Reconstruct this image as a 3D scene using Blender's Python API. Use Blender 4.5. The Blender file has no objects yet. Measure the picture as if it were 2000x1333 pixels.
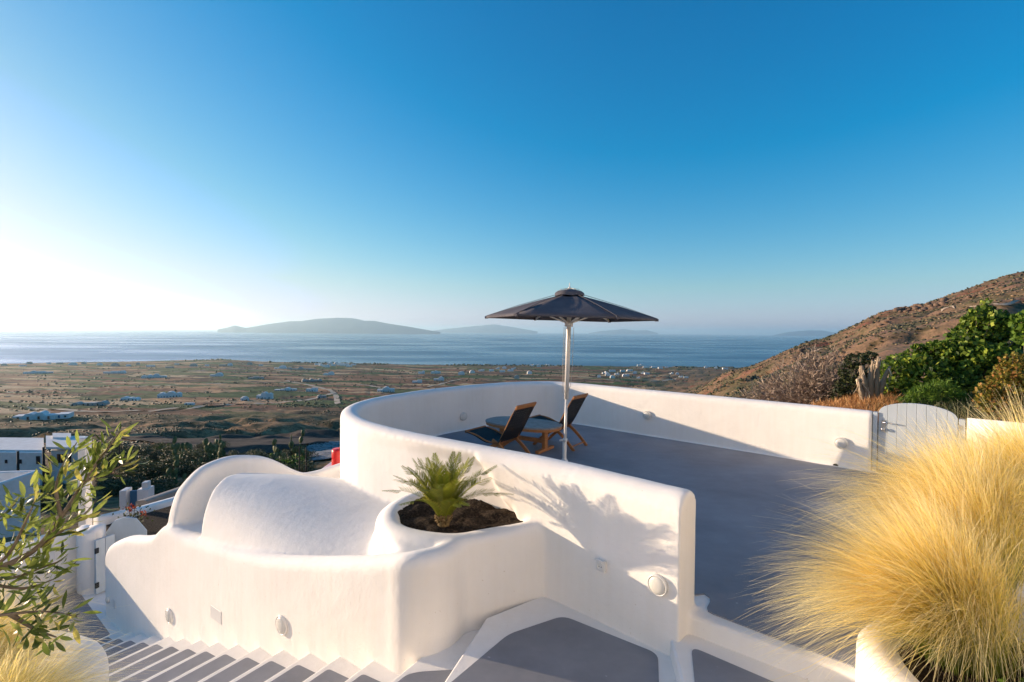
import bpy, bmesh, math, random
import numpy as np
from mathutils import Vector, Matrix
R = math.radians
rng = np.random.default_rng(7); random.seed(7)
S = bpy.context.scene

# ------------------------------------------------------------ camera
F = 944.0
PIT = math.atan((648.1-666.67)/F)
ROLL = math.atan(.0091)
def ray(u, v):
    a = (u-1000)/F; b = -(v-666.67)/F
    c, s = math.cos(ROLL), math.sin(ROLL); a, b = a*c-b*s, a*s+b*c
    c, s = math.cos(PIT), math.sin(PIT)
    return np.array([a, c-b*s, s+b*c])
def at(u, v, z): r = ray(u, v); return r*(z/r[2])
def aty(u, v, y): r = ray(u, v); return r*(y/r[1])
def onplane(u, v, p0, d):
    r = ray(u, v); n = np.array([-d[1], d[0]]); return r*(np.dot(n, np.array(p0)[:2])/np.dot(n, r[:2]))
cam = bpy.data.cameras.new("camera"); co = bpy.data.objects.new("camera", cam)
S.collection.objects.link(co); S.camera = co
cam.sensor_width = 36; cam.lens = F/2000*36; cam.clip_start = .05; cam.clip_end = 300000
rt = Vector(ray(2000, 666.67)-ray(0, 666.67)).normalized()
fw = Vector(ray(1000, 666.67)).normalized()
up = rt.cross(fw).normalized()
M = Matrix((rt, up, -fw)).transposed().to_4x4()
co.matrix_world = M

# ------------------------------------------------------------ sky, sun, exposure
SUN_AZ = R(-71); SUN_EL = R(8.1)
w = bpy.data.worlds.new("World"); S.world = w; w.use_nodes = True
nt = w.node_tree; nt.nodes.clear()
out = nt.nodes.new('ShaderNodeOutputWorld'); bg = nt.nodes.new('ShaderNodeBackground')
sky = nt.nodes.new('ShaderNodeTexSky'); sky.sky_type = 'NISHITA'; sky.sun_disc = False
sky.sun_elevation = SUN_EL; sky.sun_rotation = SUN_AZ % (2*math.pi)
sky.altitude = 200; sky.air_density = 1.0; sky.dust_density = .6; sky.ozone_density = 2.5
EXPO = 1.25
def wn(op, *ins):
    n = nt.nodes.new('ShaderNodeMath'); n.operation = op
    for k, x in enumerate(ins):
        if hasattr(x, 'is_output'): nt.links.new(x, n.inputs[k])
        else: n.inputs[k].default_value = x
    return n.outputs[0]
hs = nt.nodes.new('ShaderNodeHueSaturation'); hs.inputs['Saturation'].default_value = 1.25
nt.links.new(sky.outputs[0], hs.inputs['Color'])
sp = nt.nodes.new('ShaderNodeSeparateColor'); nt.links.new(hs.outputs[0], sp.inputs[0])
k = .15*2**.9*.86
r_ = wn('MULTIPLY', wn('MAXIMUM', wn('SUBTRACT', wn('MULTIPLY', sp.outputs[0], .95*k), .078), .001), 1.1)
g_ = wn('MULTIPLY', wn('SUBTRACT', wn('MULTIPLY', sp.outputs[1], k), .0), .97); b_ = wn('MAXIMUM', wn('MULTIPLY', sp.outputs[2], 1.18*k), wn('MULTIPLY', g_, 1.18))
cmp_ = [wn('DIVIDE', x, wn('POWER', wn('ADD', wn('POWER', x, 3.0), 1.0), 1/3.)) for x in (r_, g_, b_)]
# the glow round the sun stays bright instead of being rolled off
cmp_ = [wn('ADD', c_, wn('MULTIPLY', wn('MAXIMUM', wn('SUBTRACT', x, 1.2), 0.0), 1.5)) for c_, x in zip(cmp_, (r_, g_, b_))]
cb = nt.nodes.new('ShaderNodeCombineColor')
for i_, x in enumerate(cmp_): nt.links.new(wn('MULTIPLY', x, 1/(.15*2**EXPO)), cb.inputs[i_])
nt.links.new(cb.outputs[0], bg.inputs['Color']); bg.inputs['Strength'].default_value = .15
nt.links.new(bg.outputs[0], out.inputs['Surface'])
sl = bpy.data.lights.new("sun", 'SUN'); sl.energy = 3.5; sl.angle = R(.55); sl.color = (1.0, .76, .52)
so = bpy.data.objects.new("sun", sl); S.collection.objects.link(so)
sd = Vector((math.sin(SUN_AZ)*math.cos(SUN_EL), math.cos(SUN_AZ)*math.cos(SUN_EL), math.sin(SUN_EL)))
so.rotation_euler = sd.to_track_quat('Z', 'Y').to_euler()
S.view_settings.view_transform = 'Standard'; S.view_settings.look = 'None'
S.view_settings.exposure = EXPO; S.view_settings.gamma = 1; S.view_settings.use_curve_mapping = False
S.cycles.max_bounces = 8; S.cycles.diffuse_bounces = 4; S.cycles.volume_bounces = 1; S.cycles.transparent_max_bounces = 16
try:
    S.cycles.use_denoising = True; S.cycles.denoiser = 'OPENIMAGEDENOISE'
except Exception: pass

# ------------------------------------------------------------ materials
def mat(name, col, rough=.7, spec=.3, metal=0, sub=0):
    m = bpy.data.materials.new(name); m.use_nodes = True
    b = m.node_tree.nodes['Principled BSDF']
    b.inputs['Base Color'].default_value = (*col, 1); b.inputs['Roughness'].default_value = rough
    b.inputs['Specular IOR Level'].default_value = spec; b.inputs['Metallic'].default_value = metal
    return m
def N(m, t, **k):
    n = m.node_tree.nodes.new(t)
    for a, b in k.items(): setattr(n, a, b)
    return n
def L(m, a, b): m.node_tree.links.new(a, b)
def P(m): return m.node_tree.nodes['Principled BSDF']
def noise(m, scale, detail=4, rough=.6, vec=None):
    n = N(m, 'ShaderNodeTexNoise'); n.inputs['Scale'].default_value = scale
    n.inputs['Detail'].default_value = detail; n.inputs['Roughness'].default_value = rough
    if vec is not None: L(m, vec, n.inputs['Vector'])
    return n
def coords(m, scale=(1, 1, 1), rot=(0, 0, 0), obj=True):
    t = N(m, 'ShaderNodeTexCoord') if obj else N(m, 'ShaderNodeNewGeometry')
    mp = N(m, 'ShaderNodeMapping'); mp.inputs['Scale'].default_value = scale; mp.inputs['Rotation'].default_value = rot
    L(m, t.outputs['Object'] if obj else t.outputs['Position'], mp.inputs['Vector']); return mp.outputs[0]
def ramp(m, fac, stops):
    r = N(m, 'ShaderNodeValToRGB'); e = r.color_ramp.elements
    while len(e) < len(stops): e.new(.5)
    for i, (p, c) in enumerate(stops):
        e[i].position = p; e[i].color = (*c, 1) if len(c) == 3 else c
    L(m, fac, r.inputs[0]); return r.outputs[0]
def mixc(m, fac, a, b, mode='MIX'):
    x = N(m, 'ShaderNodeMix'); x.data_type = 'RGBA'; x.blend_type = mode
    for s, i in ((fac, 0), (a, 6), (b, 7)):
        if hasattr(s, 'is_output'): L(m, s, x.inputs[i])
        elif i == 0: x.inputs[0].default_value = s
        else: x.inputs[i].default_value = (*s, 1)
    return x.outputs[2]
def bump(m, h, strength, dist=.01, prev=None):
    b = N(m, 'ShaderNodeBump'); b.inputs['Strength'].default_value = strength; b.inputs['Distance'].default_value = dist
    L(m, h, b.inputs['Height'])
    if prev is not None: L(m, prev, b.inputs['Normal'])
    L(m, b.outputs[0], P(m).inputs['Normal']); return b.outputs[0]

plaster = mat('white_plaster', (.85, .82, .77), .85, .25)
v = coords(plaster, obj=False)
n1 = noise(plaster, 1.3, 5, .6, v); n2 = noise(plaster, 14, 4, .6, v); n3 = noise(plaster, 90, 3, .6, v)
c = ramp(plaster, n1.outputs[0], [(.3, (.82, .795, .75)), (.62, (.87, .845, .80))])
vz = coords(plaster, (9, 9, .7), obj=False); n4 = noise(plaster, 1.5, 4, .6, vz)
st = ramp(plaster, n4.outputs[0], [(.35, (.975, .965, .95)), (.6, (1, 1, 1))])
n5 = noise(plaster, 45, 2, .5, v)
sp = ramp(plaster, n5.outputs[0], [(.22, (.80, .76, .70)), (.27, (1, 1, 1))])
L(plaster, mixc(plaster, 1.0, mixc(plaster, .7, c, st, 'MULTIPLY'), sp, 'MULTIPLY'), P(plaster).inputs['Base Color'])
b1 = bump(plaster, n2.outputs[0], .32, .012); b2 = bump(plaster, n3.outputs[0], .18, .004, b1)

def floor_paint(name, col):
    m = mat(name, col, .62, .35); v = coords(m, obj=False)
    n1 = noise(m, 1.1, 6, .65, v); n2 = noise(m, 60, 3, .6, v)
    vv = coords(m, (1, 2.2, 1), (0, 0, .72), obj=False); n3 = noise(m, 3, 5, .6, vv)
    a = tuple(x*.78 for x in col); b = tuple(min(1, x*1.22) for x in col)
    c = ramp(m, n1.outputs[0], [(.3, a), (.7, b)])
    c2 = ramp(m, n3.outputs[0], [(.3, (.95, .95, .95)), (.7, (1.04, 1.04, 1.03))])
    n4 = noise(m, 25, 2, .5, v); dots = ramp(m, n4.outputs[0], [(.74, (1, 1, 1)), (.78, (1.5, 1.5, 1.5))])
    L(m, mixc(m, 1, mixc(m, 1, c, c2, 'MULTIPLY'), dots, 'MULTIPLY'), P(m).inputs['Base Color'])
    bump(m, n2.outputs[0], .12, .003); 
    r = N(m, 'ShaderNodeMapRange'); L(m, n1.outputs[0], r.inputs[0]); r.inputs[3].default_value = .5; r.inputs[4].default_value = .78
    L(m, r.outputs[0], P(m).inputs['Roughness']); return m
greyfloor = floor_paint('grey_floor_paint', (.235, .245, .272))

def wood(name, a, b):
    m = mat(name, a, .55, .4); v = coords(m, (3, 3, 30)); n = noise(m, 4, 5, .7, v)
    L(m, ramp(m, n.outputs[0], [(.3, a), (.7, b)]), P(m).inputs['Base Color']); bump(m, n.outputs[0], .3, .003); return m
teak = wood('oiled_teak', (.30, .115, .035), (.50, .22, .075))
oldteak = wood('weathered_teak', (.20, .17, .15), (.33, .29, .26))
webbing = mat('black_webbing', (.012, .012, .014), .6, .3)
canvas = mat('navy_canvas', (.10, .095, .105), .9, .15)
v = coords(canvas); n = noise(canvas, 5, 4, .6, v); L(canvas, ramp(canvas, n.outputs[0], [(.3, (.088, .084, .096)), (.7, (.125, .118, .13))]), P(canvas).inputs['Base Color'])
bump(canvas, n.outputs[0], .4, .02)
cord = mat('pale_cord', (.55, .50, .42), .8)
alu = mat('brushed_aluminium', (.74, .72, .68), .38, .5, .15)
steel = mat('steel', (.55, .55, .55), .3, .5, 1)
gatepaint = mat('pale_grey_gate_paint', (.50, .55, .57), .5, .4)
v = coords(gatepaint, (1, 1, .3), obj=False); n = noise(gatepaint, 12, 4, .6, v)
L(gatepaint, ramp(gatepaint, n.outputs[0], [(.3, (.42, .485, .53)), (.7, (.48, .54, .59))]), P(gatepaint).inputs['Base Color'])
doorpaint = mat('blue_grey_door_paint', (.33, .42, .50), .5, .4)
jointdark = mat('dark_joint', (.03, .035, .04), .9)
lampglass = mat('frosted_glass', (.66, .65, .60), .25, .5)
lampwhite = mat('white_enamel', (.74, .73, .70), .35, .5)
plastic = mat('white_plastic', (.72, .72, .70), .4, .5)
dark = mat('black_void', (.01, .01, .01), .9)
soil = mat('dark_soil', (.03, .022, .016), .95, .1)
v = coords(soil, obj=False); n = noise(soil, 55, 6, .75, v)
L(soil, ramp(soil, n.outputs[0], [(.38, (.012, .009, .007)), (.55, (.05, .036, .026)), (.72, (.16, .12, .08))]), P(soil).inputs['Base Color'])
bump(soil, n.outputs[0], 1, .02)

def leafmat(name, stops, trans=.35, rough=.55, attr=None, var=.35, spec=.3):
    """stops over the 't' value along the blade when attr else over per-island random"""
    m = mat(name, stops[0][1], rough, spec)
    at_ = N(m, 'ShaderNodeAttribute'); at_.attribute_name = 't' if attr else 'rnd'
    at2 = N(m, 'ShaderNodeAttribute'); at2.attribute_name = 'rnd'
    c = ramp(m, at_.outputs['Fac'], stops)
    hv = N(m, 'ShaderNodeHueSaturation'); mr = N(m, 'ShaderNodeMapRange'); L(m, at2.outputs['Fac'], mr.inputs[0])
    mr.inputs[3].default_value = 1-var; mr.inputs[4].default_value = 1+var
    L(m, mr.outputs[0], hv.inputs['Value']); L(m, c, hv.inputs['Color'])
    L(m, hv.outputs[0], P(m).inputs['Base Color'])
    tr = N(m, 'ShaderNodeBsdfTranslucent'); L(m, hv.outputs[0], tr.inputs['Color'])
    ms = N(m, 'ShaderNodeMixShader'); ms.inputs[0].default_value = trans
    L(m, P(m).outputs[0], ms.inputs[1]); L(m, tr.outputs[0], ms.inputs[2])
    L(m, ms.outputs[0], m.node_tree.nodes['Material Output'].inputs['Surface']); return m

# ------------------------------------------------------------ object helpers
COL = S.collection
def tag(o, label=None, cat=None, group=None, kind=None):
    if label: o['label'] = label
    if cat: o['category'] = cat
    if group: o['group'] = group
    if kind: o['kind'] = kind
    return o
def empty(name, loc=(0, 0, 0), rz=0, label=None, cat=None, group=None):
    o = bpy.data.objects.new(name, None); COL.objects.link(o); o.location = loc; o.rotation_euler = (0, 0, rz)
    o.empty_display_size = .1; return tag(o, label, cat, group)
def npmesh(name, V, Fc, m, parent=None, smooth=False, attrs=None):
    V = np.asarray(V, np.float32); Fc = np.asarray(Fc, np.int32); k = Fc.shape[1]
    me = bpy.data.meshes.new(name); me.vertices.add(len(V)); me.vertices.foreach_set('co', V.ravel())
    me.loops.add(Fc.size); me.loops.foreach_set('vertex_index', Fc.ravel())
    me.polygons.add(len(Fc)); me.polygons.foreach_set('loop_start', np.arange(0, Fc.size, k, dtype=np.int32))
    try: me.polygons.foreach_set('loop_total', np.full(len(Fc), k, np.int32))
    except Exception: pass
    me.update(calc_edges=True); me.validate()
    if attrs:
        for n, a in attrs.items():
            t = me.attributes.new(n, 'FLOAT', 'POINT'); t.data.foreach_set('value', np.asarray(a, np.float32).ravel())
    if smooth: me.polygons.foreach_set('use_smooth', np.ones(len(me.polygons), bool))
    if m: me.materials.append(m)
    o = bpy.data.objects.new(name, me); COL.objects.link(o)
    if parent: o.parent = parent
    return o
class MB:
    def __init__(s): s.v = []; s.f = []
    def add(s, V, Fc):
        n = len(s.v); s.v += [tuple(map(float, p)) for p in V]; s.f += [tuple(i+n for i in f) for f in Fc]; return s
    def box(s, c, size, rz=0, rot=None):
        x, y, z = [a/2 for a in size]; M_ = rot if rot is not None else Matrix.Rotation(rz, 3, 'Z')
        P8 = [Vector(p) for p in ((-x, -y, -z), (x, -y, -z), (x, y, -z), (-x, y, -z), (-x, -y, z), (x, -y, z), (x, y, z), (-x, y, z))]
        return s.add([M_ @ p + Vector(c) for p in P8], [(0, 3, 2, 1), (4, 5, 6, 7), (0, 1, 5, 4), (1, 2, 6, 5), (2, 3, 7, 6), (3, 0, 4, 7)])
    def bar(s, a, b, wd, th, upv=(0, 0, 1)):
        a = Vector(a); b = Vector(b); d = (b-a); ln = d.length; d.normalize(); sd_ = d.cross(Vector(upv))
        if sd_.length < 1e-4: sd_ = d.cross(Vector((1, 0, 0)))
        sd_.normalize(); u_ = sd_.cross(d)
        return s.box((a+b)/2, (wd, ln, th), rot=Matrix((sd_, d, u_)).transposed())
    def tube(s, pts, r, n=8, cap=True):
        pts = [Vector(p) for p in pts]; rs = r if isinstance(r, (list, tuple)) else [r]*len(pts)
        V = []; Fc = []; prev = None
        for i, p in enumerate(pts):
            d = (pts[min(i+1, len(pts)-1)]-pts[max(i-1, 0)]).normalized()
            a = (prev or (Vector((0, 0, 1)) if abs(d.z) < .9 else Vector((1, 0, 0))))
            a = (a - d*a.dot(d)).normalized(); prev = a; b = d.cross(a)
            for k in range(n):
                t = 2*math.pi*k/n; V.append(p+(a*math.cos(t)+b*math.sin(t))*rs[i])
        for i in range(len(pts)-1):
            for k in range(n):
                k2 = (k+1) % n; Fc.append((i*n+k, i*n+k2, (i+1)*n+k2, (i+1)*n+k))
        if cap: Fc.append(tuple(range(n-1, -1, -1))); Fc.append(tuple((len(pts)-1)*n+k for k in range(n)))
        return s.add(V, Fc)
    def lathe(s, prof, c, axis=(0, 0, 1), n=24):
        ax = Vector(axis).normalized(); a = ax.orthogonal().normalized(); b = ax.cross(a); V = []; Fc = []
        for r, h in prof:
            for k in range(n):
                t = 2*math.pi*k/n; V.append(Vector(c)+ax*h+(a*math.cos(t)+b*math.sin(t))*r)
        for i in range(len(prof)-1):
            for k in range(n):
                k2 = (k+1) % n; Fc.append((i*n+k, i*n+k2, (i+1)*n+k2, (i+1)*n+k))
        Fc.append(tuple(range(n-1, -1, -1))); Fc.append(tuple((len(prof)-1)*n+k for k in range(n)))
        return s.add(V, Fc)
    def prism(s, poly, z0, z1):
        n = len(poly); A = sum(poly[i][0]*poly[(i+1) % n][1]-poly[(i+1) % n][0]*poly[i][1] for i in range(n))
        if A < 0: poly = poly[::-1]
        z0s = z0 if hasattr(z0, '__len__') else [z0]*n; z1s = z1 if hasattr(z1, '__len__') else [z1]*n
        V = [(p[0], p[1], z) for p, z in zip(poly, z0s)]+[(p[0], p[1], z) for p, z in zip(poly, z1s)]
        return s.add(V, [tuple(range(n-1, -1, -1)), tuple(range(n, 2*n))]+[(i, (i+1) % n, n+(i+1) % n, n+i) for i in range(n)])
    def sweep(s, path, ho, hi, top, bot, rnd=None, nr=7):
        """wall along path; ho/hi = half thickness to the left/right of travel, top z per point, rounded crest"""
        n = len(path); P_ = [np.array(p[:2], float) for p in path]
        f = lambda q, i: q[i] if hasattr(q, '__len__') else q
        V = []; ring = None
        for i in range(n):
            d = P_[min(i+1, n-1)]-P_[max(i-1, 0)]; d /= np.linalg.norm(d); nn = np.array([-d[1], d[0]])
            o_, i_, t, b = f(ho, i), f(hi, i), f(top, i), f(bot, i); rr = (rnd if rnd is not None else (o_+i_)/2)
            prof = [(o_, b), (o_, t-rr)]
            for k in range(1, nr):
                a = math.pi*k/nr; cx = (o_-i_)/2; hw = (o_+i_)/2
                prof.append((cx+hw*math.cos(a), t-rr+rr*math.sin(a)))
            prof += [(-i_, t-rr), (-i_, b)]
            if ring is None: ring = len(prof)
            V += [(*(P_[i]+nn*q), z) for q, z in prof]
        Fc = []
        for i in range(n-1):
            for k in range(ring):
                k2 = (k+1) % ring; Fc.append((i*ring+k, (i+1)*ring+k, (i+1)*ring+k2, i*ring+k2))
        Fc.append(tuple(range(ring))); Fc.append(tuple((n-1)*ring+k for k in range(ring-1, -1, -1)))
        return s.add(V, Fc)
    def build(s, name, m, parent=None, smooth=False, bevel=0, seg=2):
        me = bpy.data.meshes.new(name); me.from_pydata(s.v, [], s.f); me.update()
        bm = bmesh.new(); bm.from_mesh(me); bmesh.ops.recalc_face_normals(bm, faces=bm.faces); bm.to_mesh(me); bm.free()
        if m: me.materials.append(m)
        o = bpy.data.objects.new(name, me); COL.objects.link(o)
        if parent: o.parent = parent
        if smooth: me.polygons.foreach_set('use_smooth', np.ones(len(me.polygons), bool))
        if bevel:
            b = o.modifiers.new('bevel', 'BEVEL'); b.width = bevel; b.segments = seg; b.limit_method = 'ANGLE'
            if seg > 1: me.polygons.foreach_set('use_smooth', np.ones(len(me.polygons), bool)); 
            w_ = o.modifiers.new('wn', 'WEIGHTED_NORMAL'); w_.keep_sharp = True
        return o
def copy_tree(o, parent=None):
    c = o.copy(); COL.objects.link(c)
    if parent: c.parent = parent
    for ch in list(o.children): copy_tree(ch, c)
    return c
def catmull(pts, n=8):
    P_ = [np.array(p, float) for p in pts]; out = []
    for i in range(len(P_)-1):
        a, b, c, d = P_[max(i-1, 0)], P_[i], P_[i+1], P_[min(i+2, len(P_)-1)]
        for k in range(n):
            t = k/n; out.append(.5*((2*b)+(-a+c)*t+(2*a-5*b+4*c-d)*t*t+(-a+3*b-3*c+d)*t**3))
    out.append(P_[-1]); return np.array(out)
def roundpoly(poly, r, n=5):
    out = []; m_ = len(poly)
    for i in range(m_):
        p = np.array(poly[i][:2], float); a = np.array(poly[i-1][:2], float); b = np.array(poly[(i+1) % m_][:2], float)
        rr = r[i] if hasattr(r, '__len__') else r
        da = a-p; db = b-p; la, lb = np.linalg.norm(da), np.linalg.norm(db); q = min(rr, la*.45, lb*.45)
        if q < 1e-3: out.append(tuple(p)); continue
        A_ = p+da/la*q; B_ = p+db/lb*q
        for k in range(n+1):
            t = k/n; out.append(tuple((1-t)**2*A_+2*t*(1-t)*p+t*t*B_))
    return out
# value noise, vectorised
def vnoise(x, y, seed=0):
    xi = np.floor(x).astype(np.int64); yi = np.floor(y).astype(np.int64); fx = x-xi; fy = y-yi
    fx = fx*fx*(3-2*fx); fy = fy*fy*(3-2*fy)
    def h(a, b):
        k = (a*374761393+b*668265263+seed*1442695041) & 0xffffffff
        k = ((k ^ (k >> 13))*1274126177) & 0xffffffff
        return ((k ^ (k >> 16)) & 0xffff)/65535.
    return (h(xi, yi)*(1-fx)+h(xi+1, yi)*fx)*(1-fy)+(h(xi, yi+1)*(1-fx)+h(xi+1, yi+1)*fx)*fy
def fbm(x, y, oct=5, seed=0):
    s = 0; a = .5
    for i in range(oct): s = s+a*(vnoise(x*2**i, y*2**i, seed+i)-.5); a *= .5
    return s
# ------------------------------------------------------------ terrain
PY = np.array([0, 3, 8, 12, 20, 30, 50, 80, 120, 170, 250, 400, 700, 1200, 2000, 2700, 2760, 3300, 5000.])
PZ = np.array([-4.6, -4.7, -4.9, -6.2, -9.4, -12.4, -17, -23, -31, -39, -52, -73, -101, -136, -169, -191.5, -200, -215, -230.])
SEA = -193.0
HC = np.array([R(a) for a in (12, 17.6, 25.5, 32.4, 38.5, 46.6, 60, 90, 180)])     # bearings of the hill columns
HY = np.array([0, 5, 9, 14, 20, 35, 60, 100, 150, 220, 300, 400, 500, 620, 900, 1500, 2600, 4000.])
HZ = np.array([
 np.interp(HY, PY, PZ),
 [-4.6,-4.6,-4.3,-4.6,-6.2,-9.5,-13.8,-21,-29,-39,-49,-64,-78,-92,-114,-150,-188,-225],
 [-3.0,-3.0,-2.7,-3.2,-4,-6,-8.3,-12,-15.6,-19,-23,-29,-38.5,-50.5,-84,-135,-187,-230],
 [-2.4,-2.4,-2.2,-2.3,-2.9,-4,-4.8,-5.6,-6,-6,-5.2,-4.6,-5.4,-16,-70,-180,-235,-260],
 [-2.3,-2.3,-2.0,-1.8,-1.7,-1.7,-1.3,.6,3.2,7.5,13,21,27.5,26,-20,-150,-235,-260],
 [-2.2,-2.2,-1.8,-1.3,-.6,.8,2.6,7,12.6,21,32,48,64,78,60,-80,-235,-260],
 [-2.2,-2.2,-1.8,-1.2,-.2,2,6,13,22,36,54,80,105,130,170,100,-100,-200],
 [-2.2,-2.2,-1.8,-1.2,0,3,8,17,28,45,66,95,125,160,230,330,300,200],
 [-2.2,-2.2,-1.8,-1.2,0,3,8,17,28,45,66,95,125,160,230,330,300,200]])
SHA = np.array([-1.4, -1.06, -.8, -.595, -.53, -.45, -.32, -.2, 0, .2, .45, 1.2])
SHY = np.array([2500, 2520, 2780, 3080, 2900, 2830, 2800, 2740, 2780, 2760, 2740, 2700.])
def H(x, y):
    x = np.asarray(x, float); y = np.asarray(y, float)
    r = np.hypot(x, y); ph = np.arctan2(x, y); ye = r*np.maximum(np.cos(ph), .34)
    ta = np.tan(np.clip(ph, -1.2, 1.2)); sc = np.interp(ta, SHA, SHY)/2720.
    far = np.clip((ye-500)/1500, 0, 1); yp = ye/(1+(sc-1)*far)
    z = np.interp(yp, PY, PZ)
    # hill
    pc = np.clip(np.where(ph < -1.9, math.pi, ph), HC[0], HC[-1])
    k = np.clip(np.searchsorted(HC, pc)-1, 0, len(HC)-2); t = (pc-HC[k])/(HC[k+1]-HC[k]); t = t*t*(3-2*t)*.6+t*.4
    zs = np.array([np.interp(np.maximum(ye, r*.72), HY, row) for row in HZ])
    idx = np.arange(z.size).reshape(z.shape)
    zf = zs.reshape(len(HZ), -1)
    zh = (zf[k.ravel(), idx.ravel()]*(1-t.ravel())+zf[k.ravel()+1, idx.ravel()]*t.ravel()).reshape(z.shape)
    zh = np.where(ye > 1200, zh, zh)
    wgt = np.clip((ph-HC[0])/R(3), 0, 1)*(ph > 0)
    wgt = np.where(ph < -1.9, np.clip((-1.9-ph)/.4, 0, 1), wgt)
    z = z*(1-wgt)+zh*wgt
    # relief
    am = np.clip((r-14)/60, 0, 1)
    z = z+am*fbm(x/55, y/55, 5, 3)*np.clip(r/60, .4, 3.2)*.7*np.clip((3000-r)/600, .15, 1)
    z = z+np.clip((r-10)/8, 0, 1)*fbm(x/5, y/5, 4, 9)*np.clip(r/60, .25, .9)
    hillw = wgt*np.clip((r-40)/60, 0, 1)*(ph > 0)
    rock = np.abs(fbm(x/38+3, y/38, 5, 21)); z = z-hillw*np.clip(.14-rock, 0, .14)*28
    # eroded gullies on the slope below the village
    gz = np.exp(-((r-300)/150)**2)*(ph < .35); z = z-gz*np.clip(.10-np.abs(fbm(x/90, y/60, 4, 31)), 0, .1)*75
    # terrace banks between the vineyards
    bk = vnoise(x/140+5, y/60, 41)*9; st = bk-np.floor(bk); z = z+np.clip((r-250)/200, 0, 1)*(ph < .5)*(np.clip(st*8, 0, 1)-st)*1.9
    return z
def Hs(x, y): return float(H(np.array([x]), np.array([y]))[0])
def ground_hit(u, v, tmin=12, tmax=3300):
    r = ray(u, v); t = np.geomspace(tmin, tmax, 500); p = r[None]*t[:, None]
    below = p[:, 2] < H(p[:, 0], p[:, 1]); i = int(np.argmax(below)) if below.any() else len(t)-1
    return p[i]
NA, NR = 460, 330
ang = np.concatenate([np.linspace(-math.pi, -1.05, 40, endpoint=False), np.linspace(-1.05, 1.05, NA-80, endpoint=False), np.linspace(1.05, math.pi, 40)])
rad = np.geomspace(2.2, 4200, NR)
A_, R_ = np.meshgrid(ang, rad, indexing='ij')
X = np.sin(A_)*R_; Y = np.cos(A_)*R_; Z = H(X, Y)
nearb = R_ < 8.6; Z = np.where(nearb, np.minimum(Z, -4.75), Z)
V = np.stack([X, Y, Z], -1).reshape(-1, 3)
i, j = np.meshgrid(np.arange(NA-1), np.arange(NR-1), indexing='ij'); q = i*NR+j
Fc = np.stack([q, q+1, q+NR+1, q+NR], -1).reshape(-1, 4)
centre = len(V); V = np.vstack([V, [[0, 0, -4.8]]])

ground = mat('island_ground', (.2, .13, .08), .95, .1)
g = ground; pos = coords(g, (1, 1, 0), (0, 0, .35), obj=False); posr = coords(g, (1, 1, 1), obj=False)
geo = N(g, 'ShaderNodeNewGeometry'); sepp = N(g, 'ShaderNodeSeparateXYZ'); L(g, geo.outputs['Position'], sepp.inputs[0])
warp = noise(g, .006, 3, .5, pos); wv = N(g, 'ShaderNodeVectorMath', operation='MULTIPLY_ADD'); L(g, warp.outputs['Color'], wv.inputs[0]); wv.inputs[1].default_value = (60, 60, 0); L(g, pos, wv.inputs[2])
sc_ = N(g, 'ShaderNodeVectorMath', operation='MULTIPLY'); L(g, wv.outputs[0], sc_.inputs[0]); sc_.inputs[1].default_value = (.0075, .019, 0)
vor = N(g, 'ShaderNodeTexVoronoi'); vor.inputs['Scale'].default_value = 1; vor.distance = 'CHEBYCHEV'; L(g, sc_.outputs[0], vor.inputs['Vector'])
vor.inputs['Randomness'].default_value = .85
sx = N(g, 'ShaderNodeSeparateColor'); L(g, vor.outputs['Color'], sx.inputs[0])
field = ramp(g, sx.outputs[0], [(0, (.22, .10, .055)), (.13, (.42, .24, .13)), (.24, (.09, .055, .038)), (.36, (.07, .105, .035)), (.50, (.30, .145, .08)), (.60, (.045, .075, .024)), (.72, (.50, .33, .19)), (.82, (.10, .12, .045)), (.92, (.18, .085, .05))])
g.node_tree.nodes[-1].color_ramp.interpolation = 'CONSTANT'
for n_ in g.node_tree.nodes:
    if n_.type == 'VALTORGB': n_.color_ramp.interpolation = 'CONSTANT'
rows = N(g, 'ShaderNodeTexWave'); rows.inputs['Scale'].default_value = .055; rows.inputs['Distortion'].default_value = 1.2; L(g, wv.outputs[0], rows.inputs['Vector']); rows.wave_type = 'BANDS'
rowc = ramp(g, rows.outputs[0], [(.2, (.62, .68, .6)), (.7, (1.25, 1.18, 1.1))])
gr = ramp(g, sx.outputs[1], [(.45, (0, 0, 0)), (.5, (.75, .75, .75))])
field = mixc(g, gr, field, mixc(g, 1, field, rowc, 'MULTIPLY'))
fhs = N(g, 'ShaderNodeHueSaturation'); fhs.inputs['Saturation'].default_value = 1.0; fhs.inputs['Value'].default_value = 1.25; L(g, field, fhs.inputs['Color']); field = fhs.outputs[0]
# dark field margins
vd = N(g, 'ShaderNodeTexVoronoi'); vd.feature = 'DISTANCE_TO_EDGE'; vd.inputs['Scale'].default_value = 1; L(g, sc_.outputs[0], vd.inputs['Vector']); vd.inputs['Randomness'].default_value = .85
ed = ramp(g, vd.outputs[0], [(.008, (.42, .40, .38)), (.035, (1, 1, 1))])
field = mixc(g, .8, field, ed, 'MULTIPLY')
big = noise(g, .011, 6, .62, posr); med = noise(g, .09, 6, .65, posr); sml = noise(g, 1.1, 5, .7, posr)
scrub = ramp(g, med.outputs[0], [(.35, (.045, .045, .022)), (.47, (.12, .085, .045)), (.56, (.30, .165, .085)), (.66, (.40, .25, .13)), (.76, (.09, .09, .035))])
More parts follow.
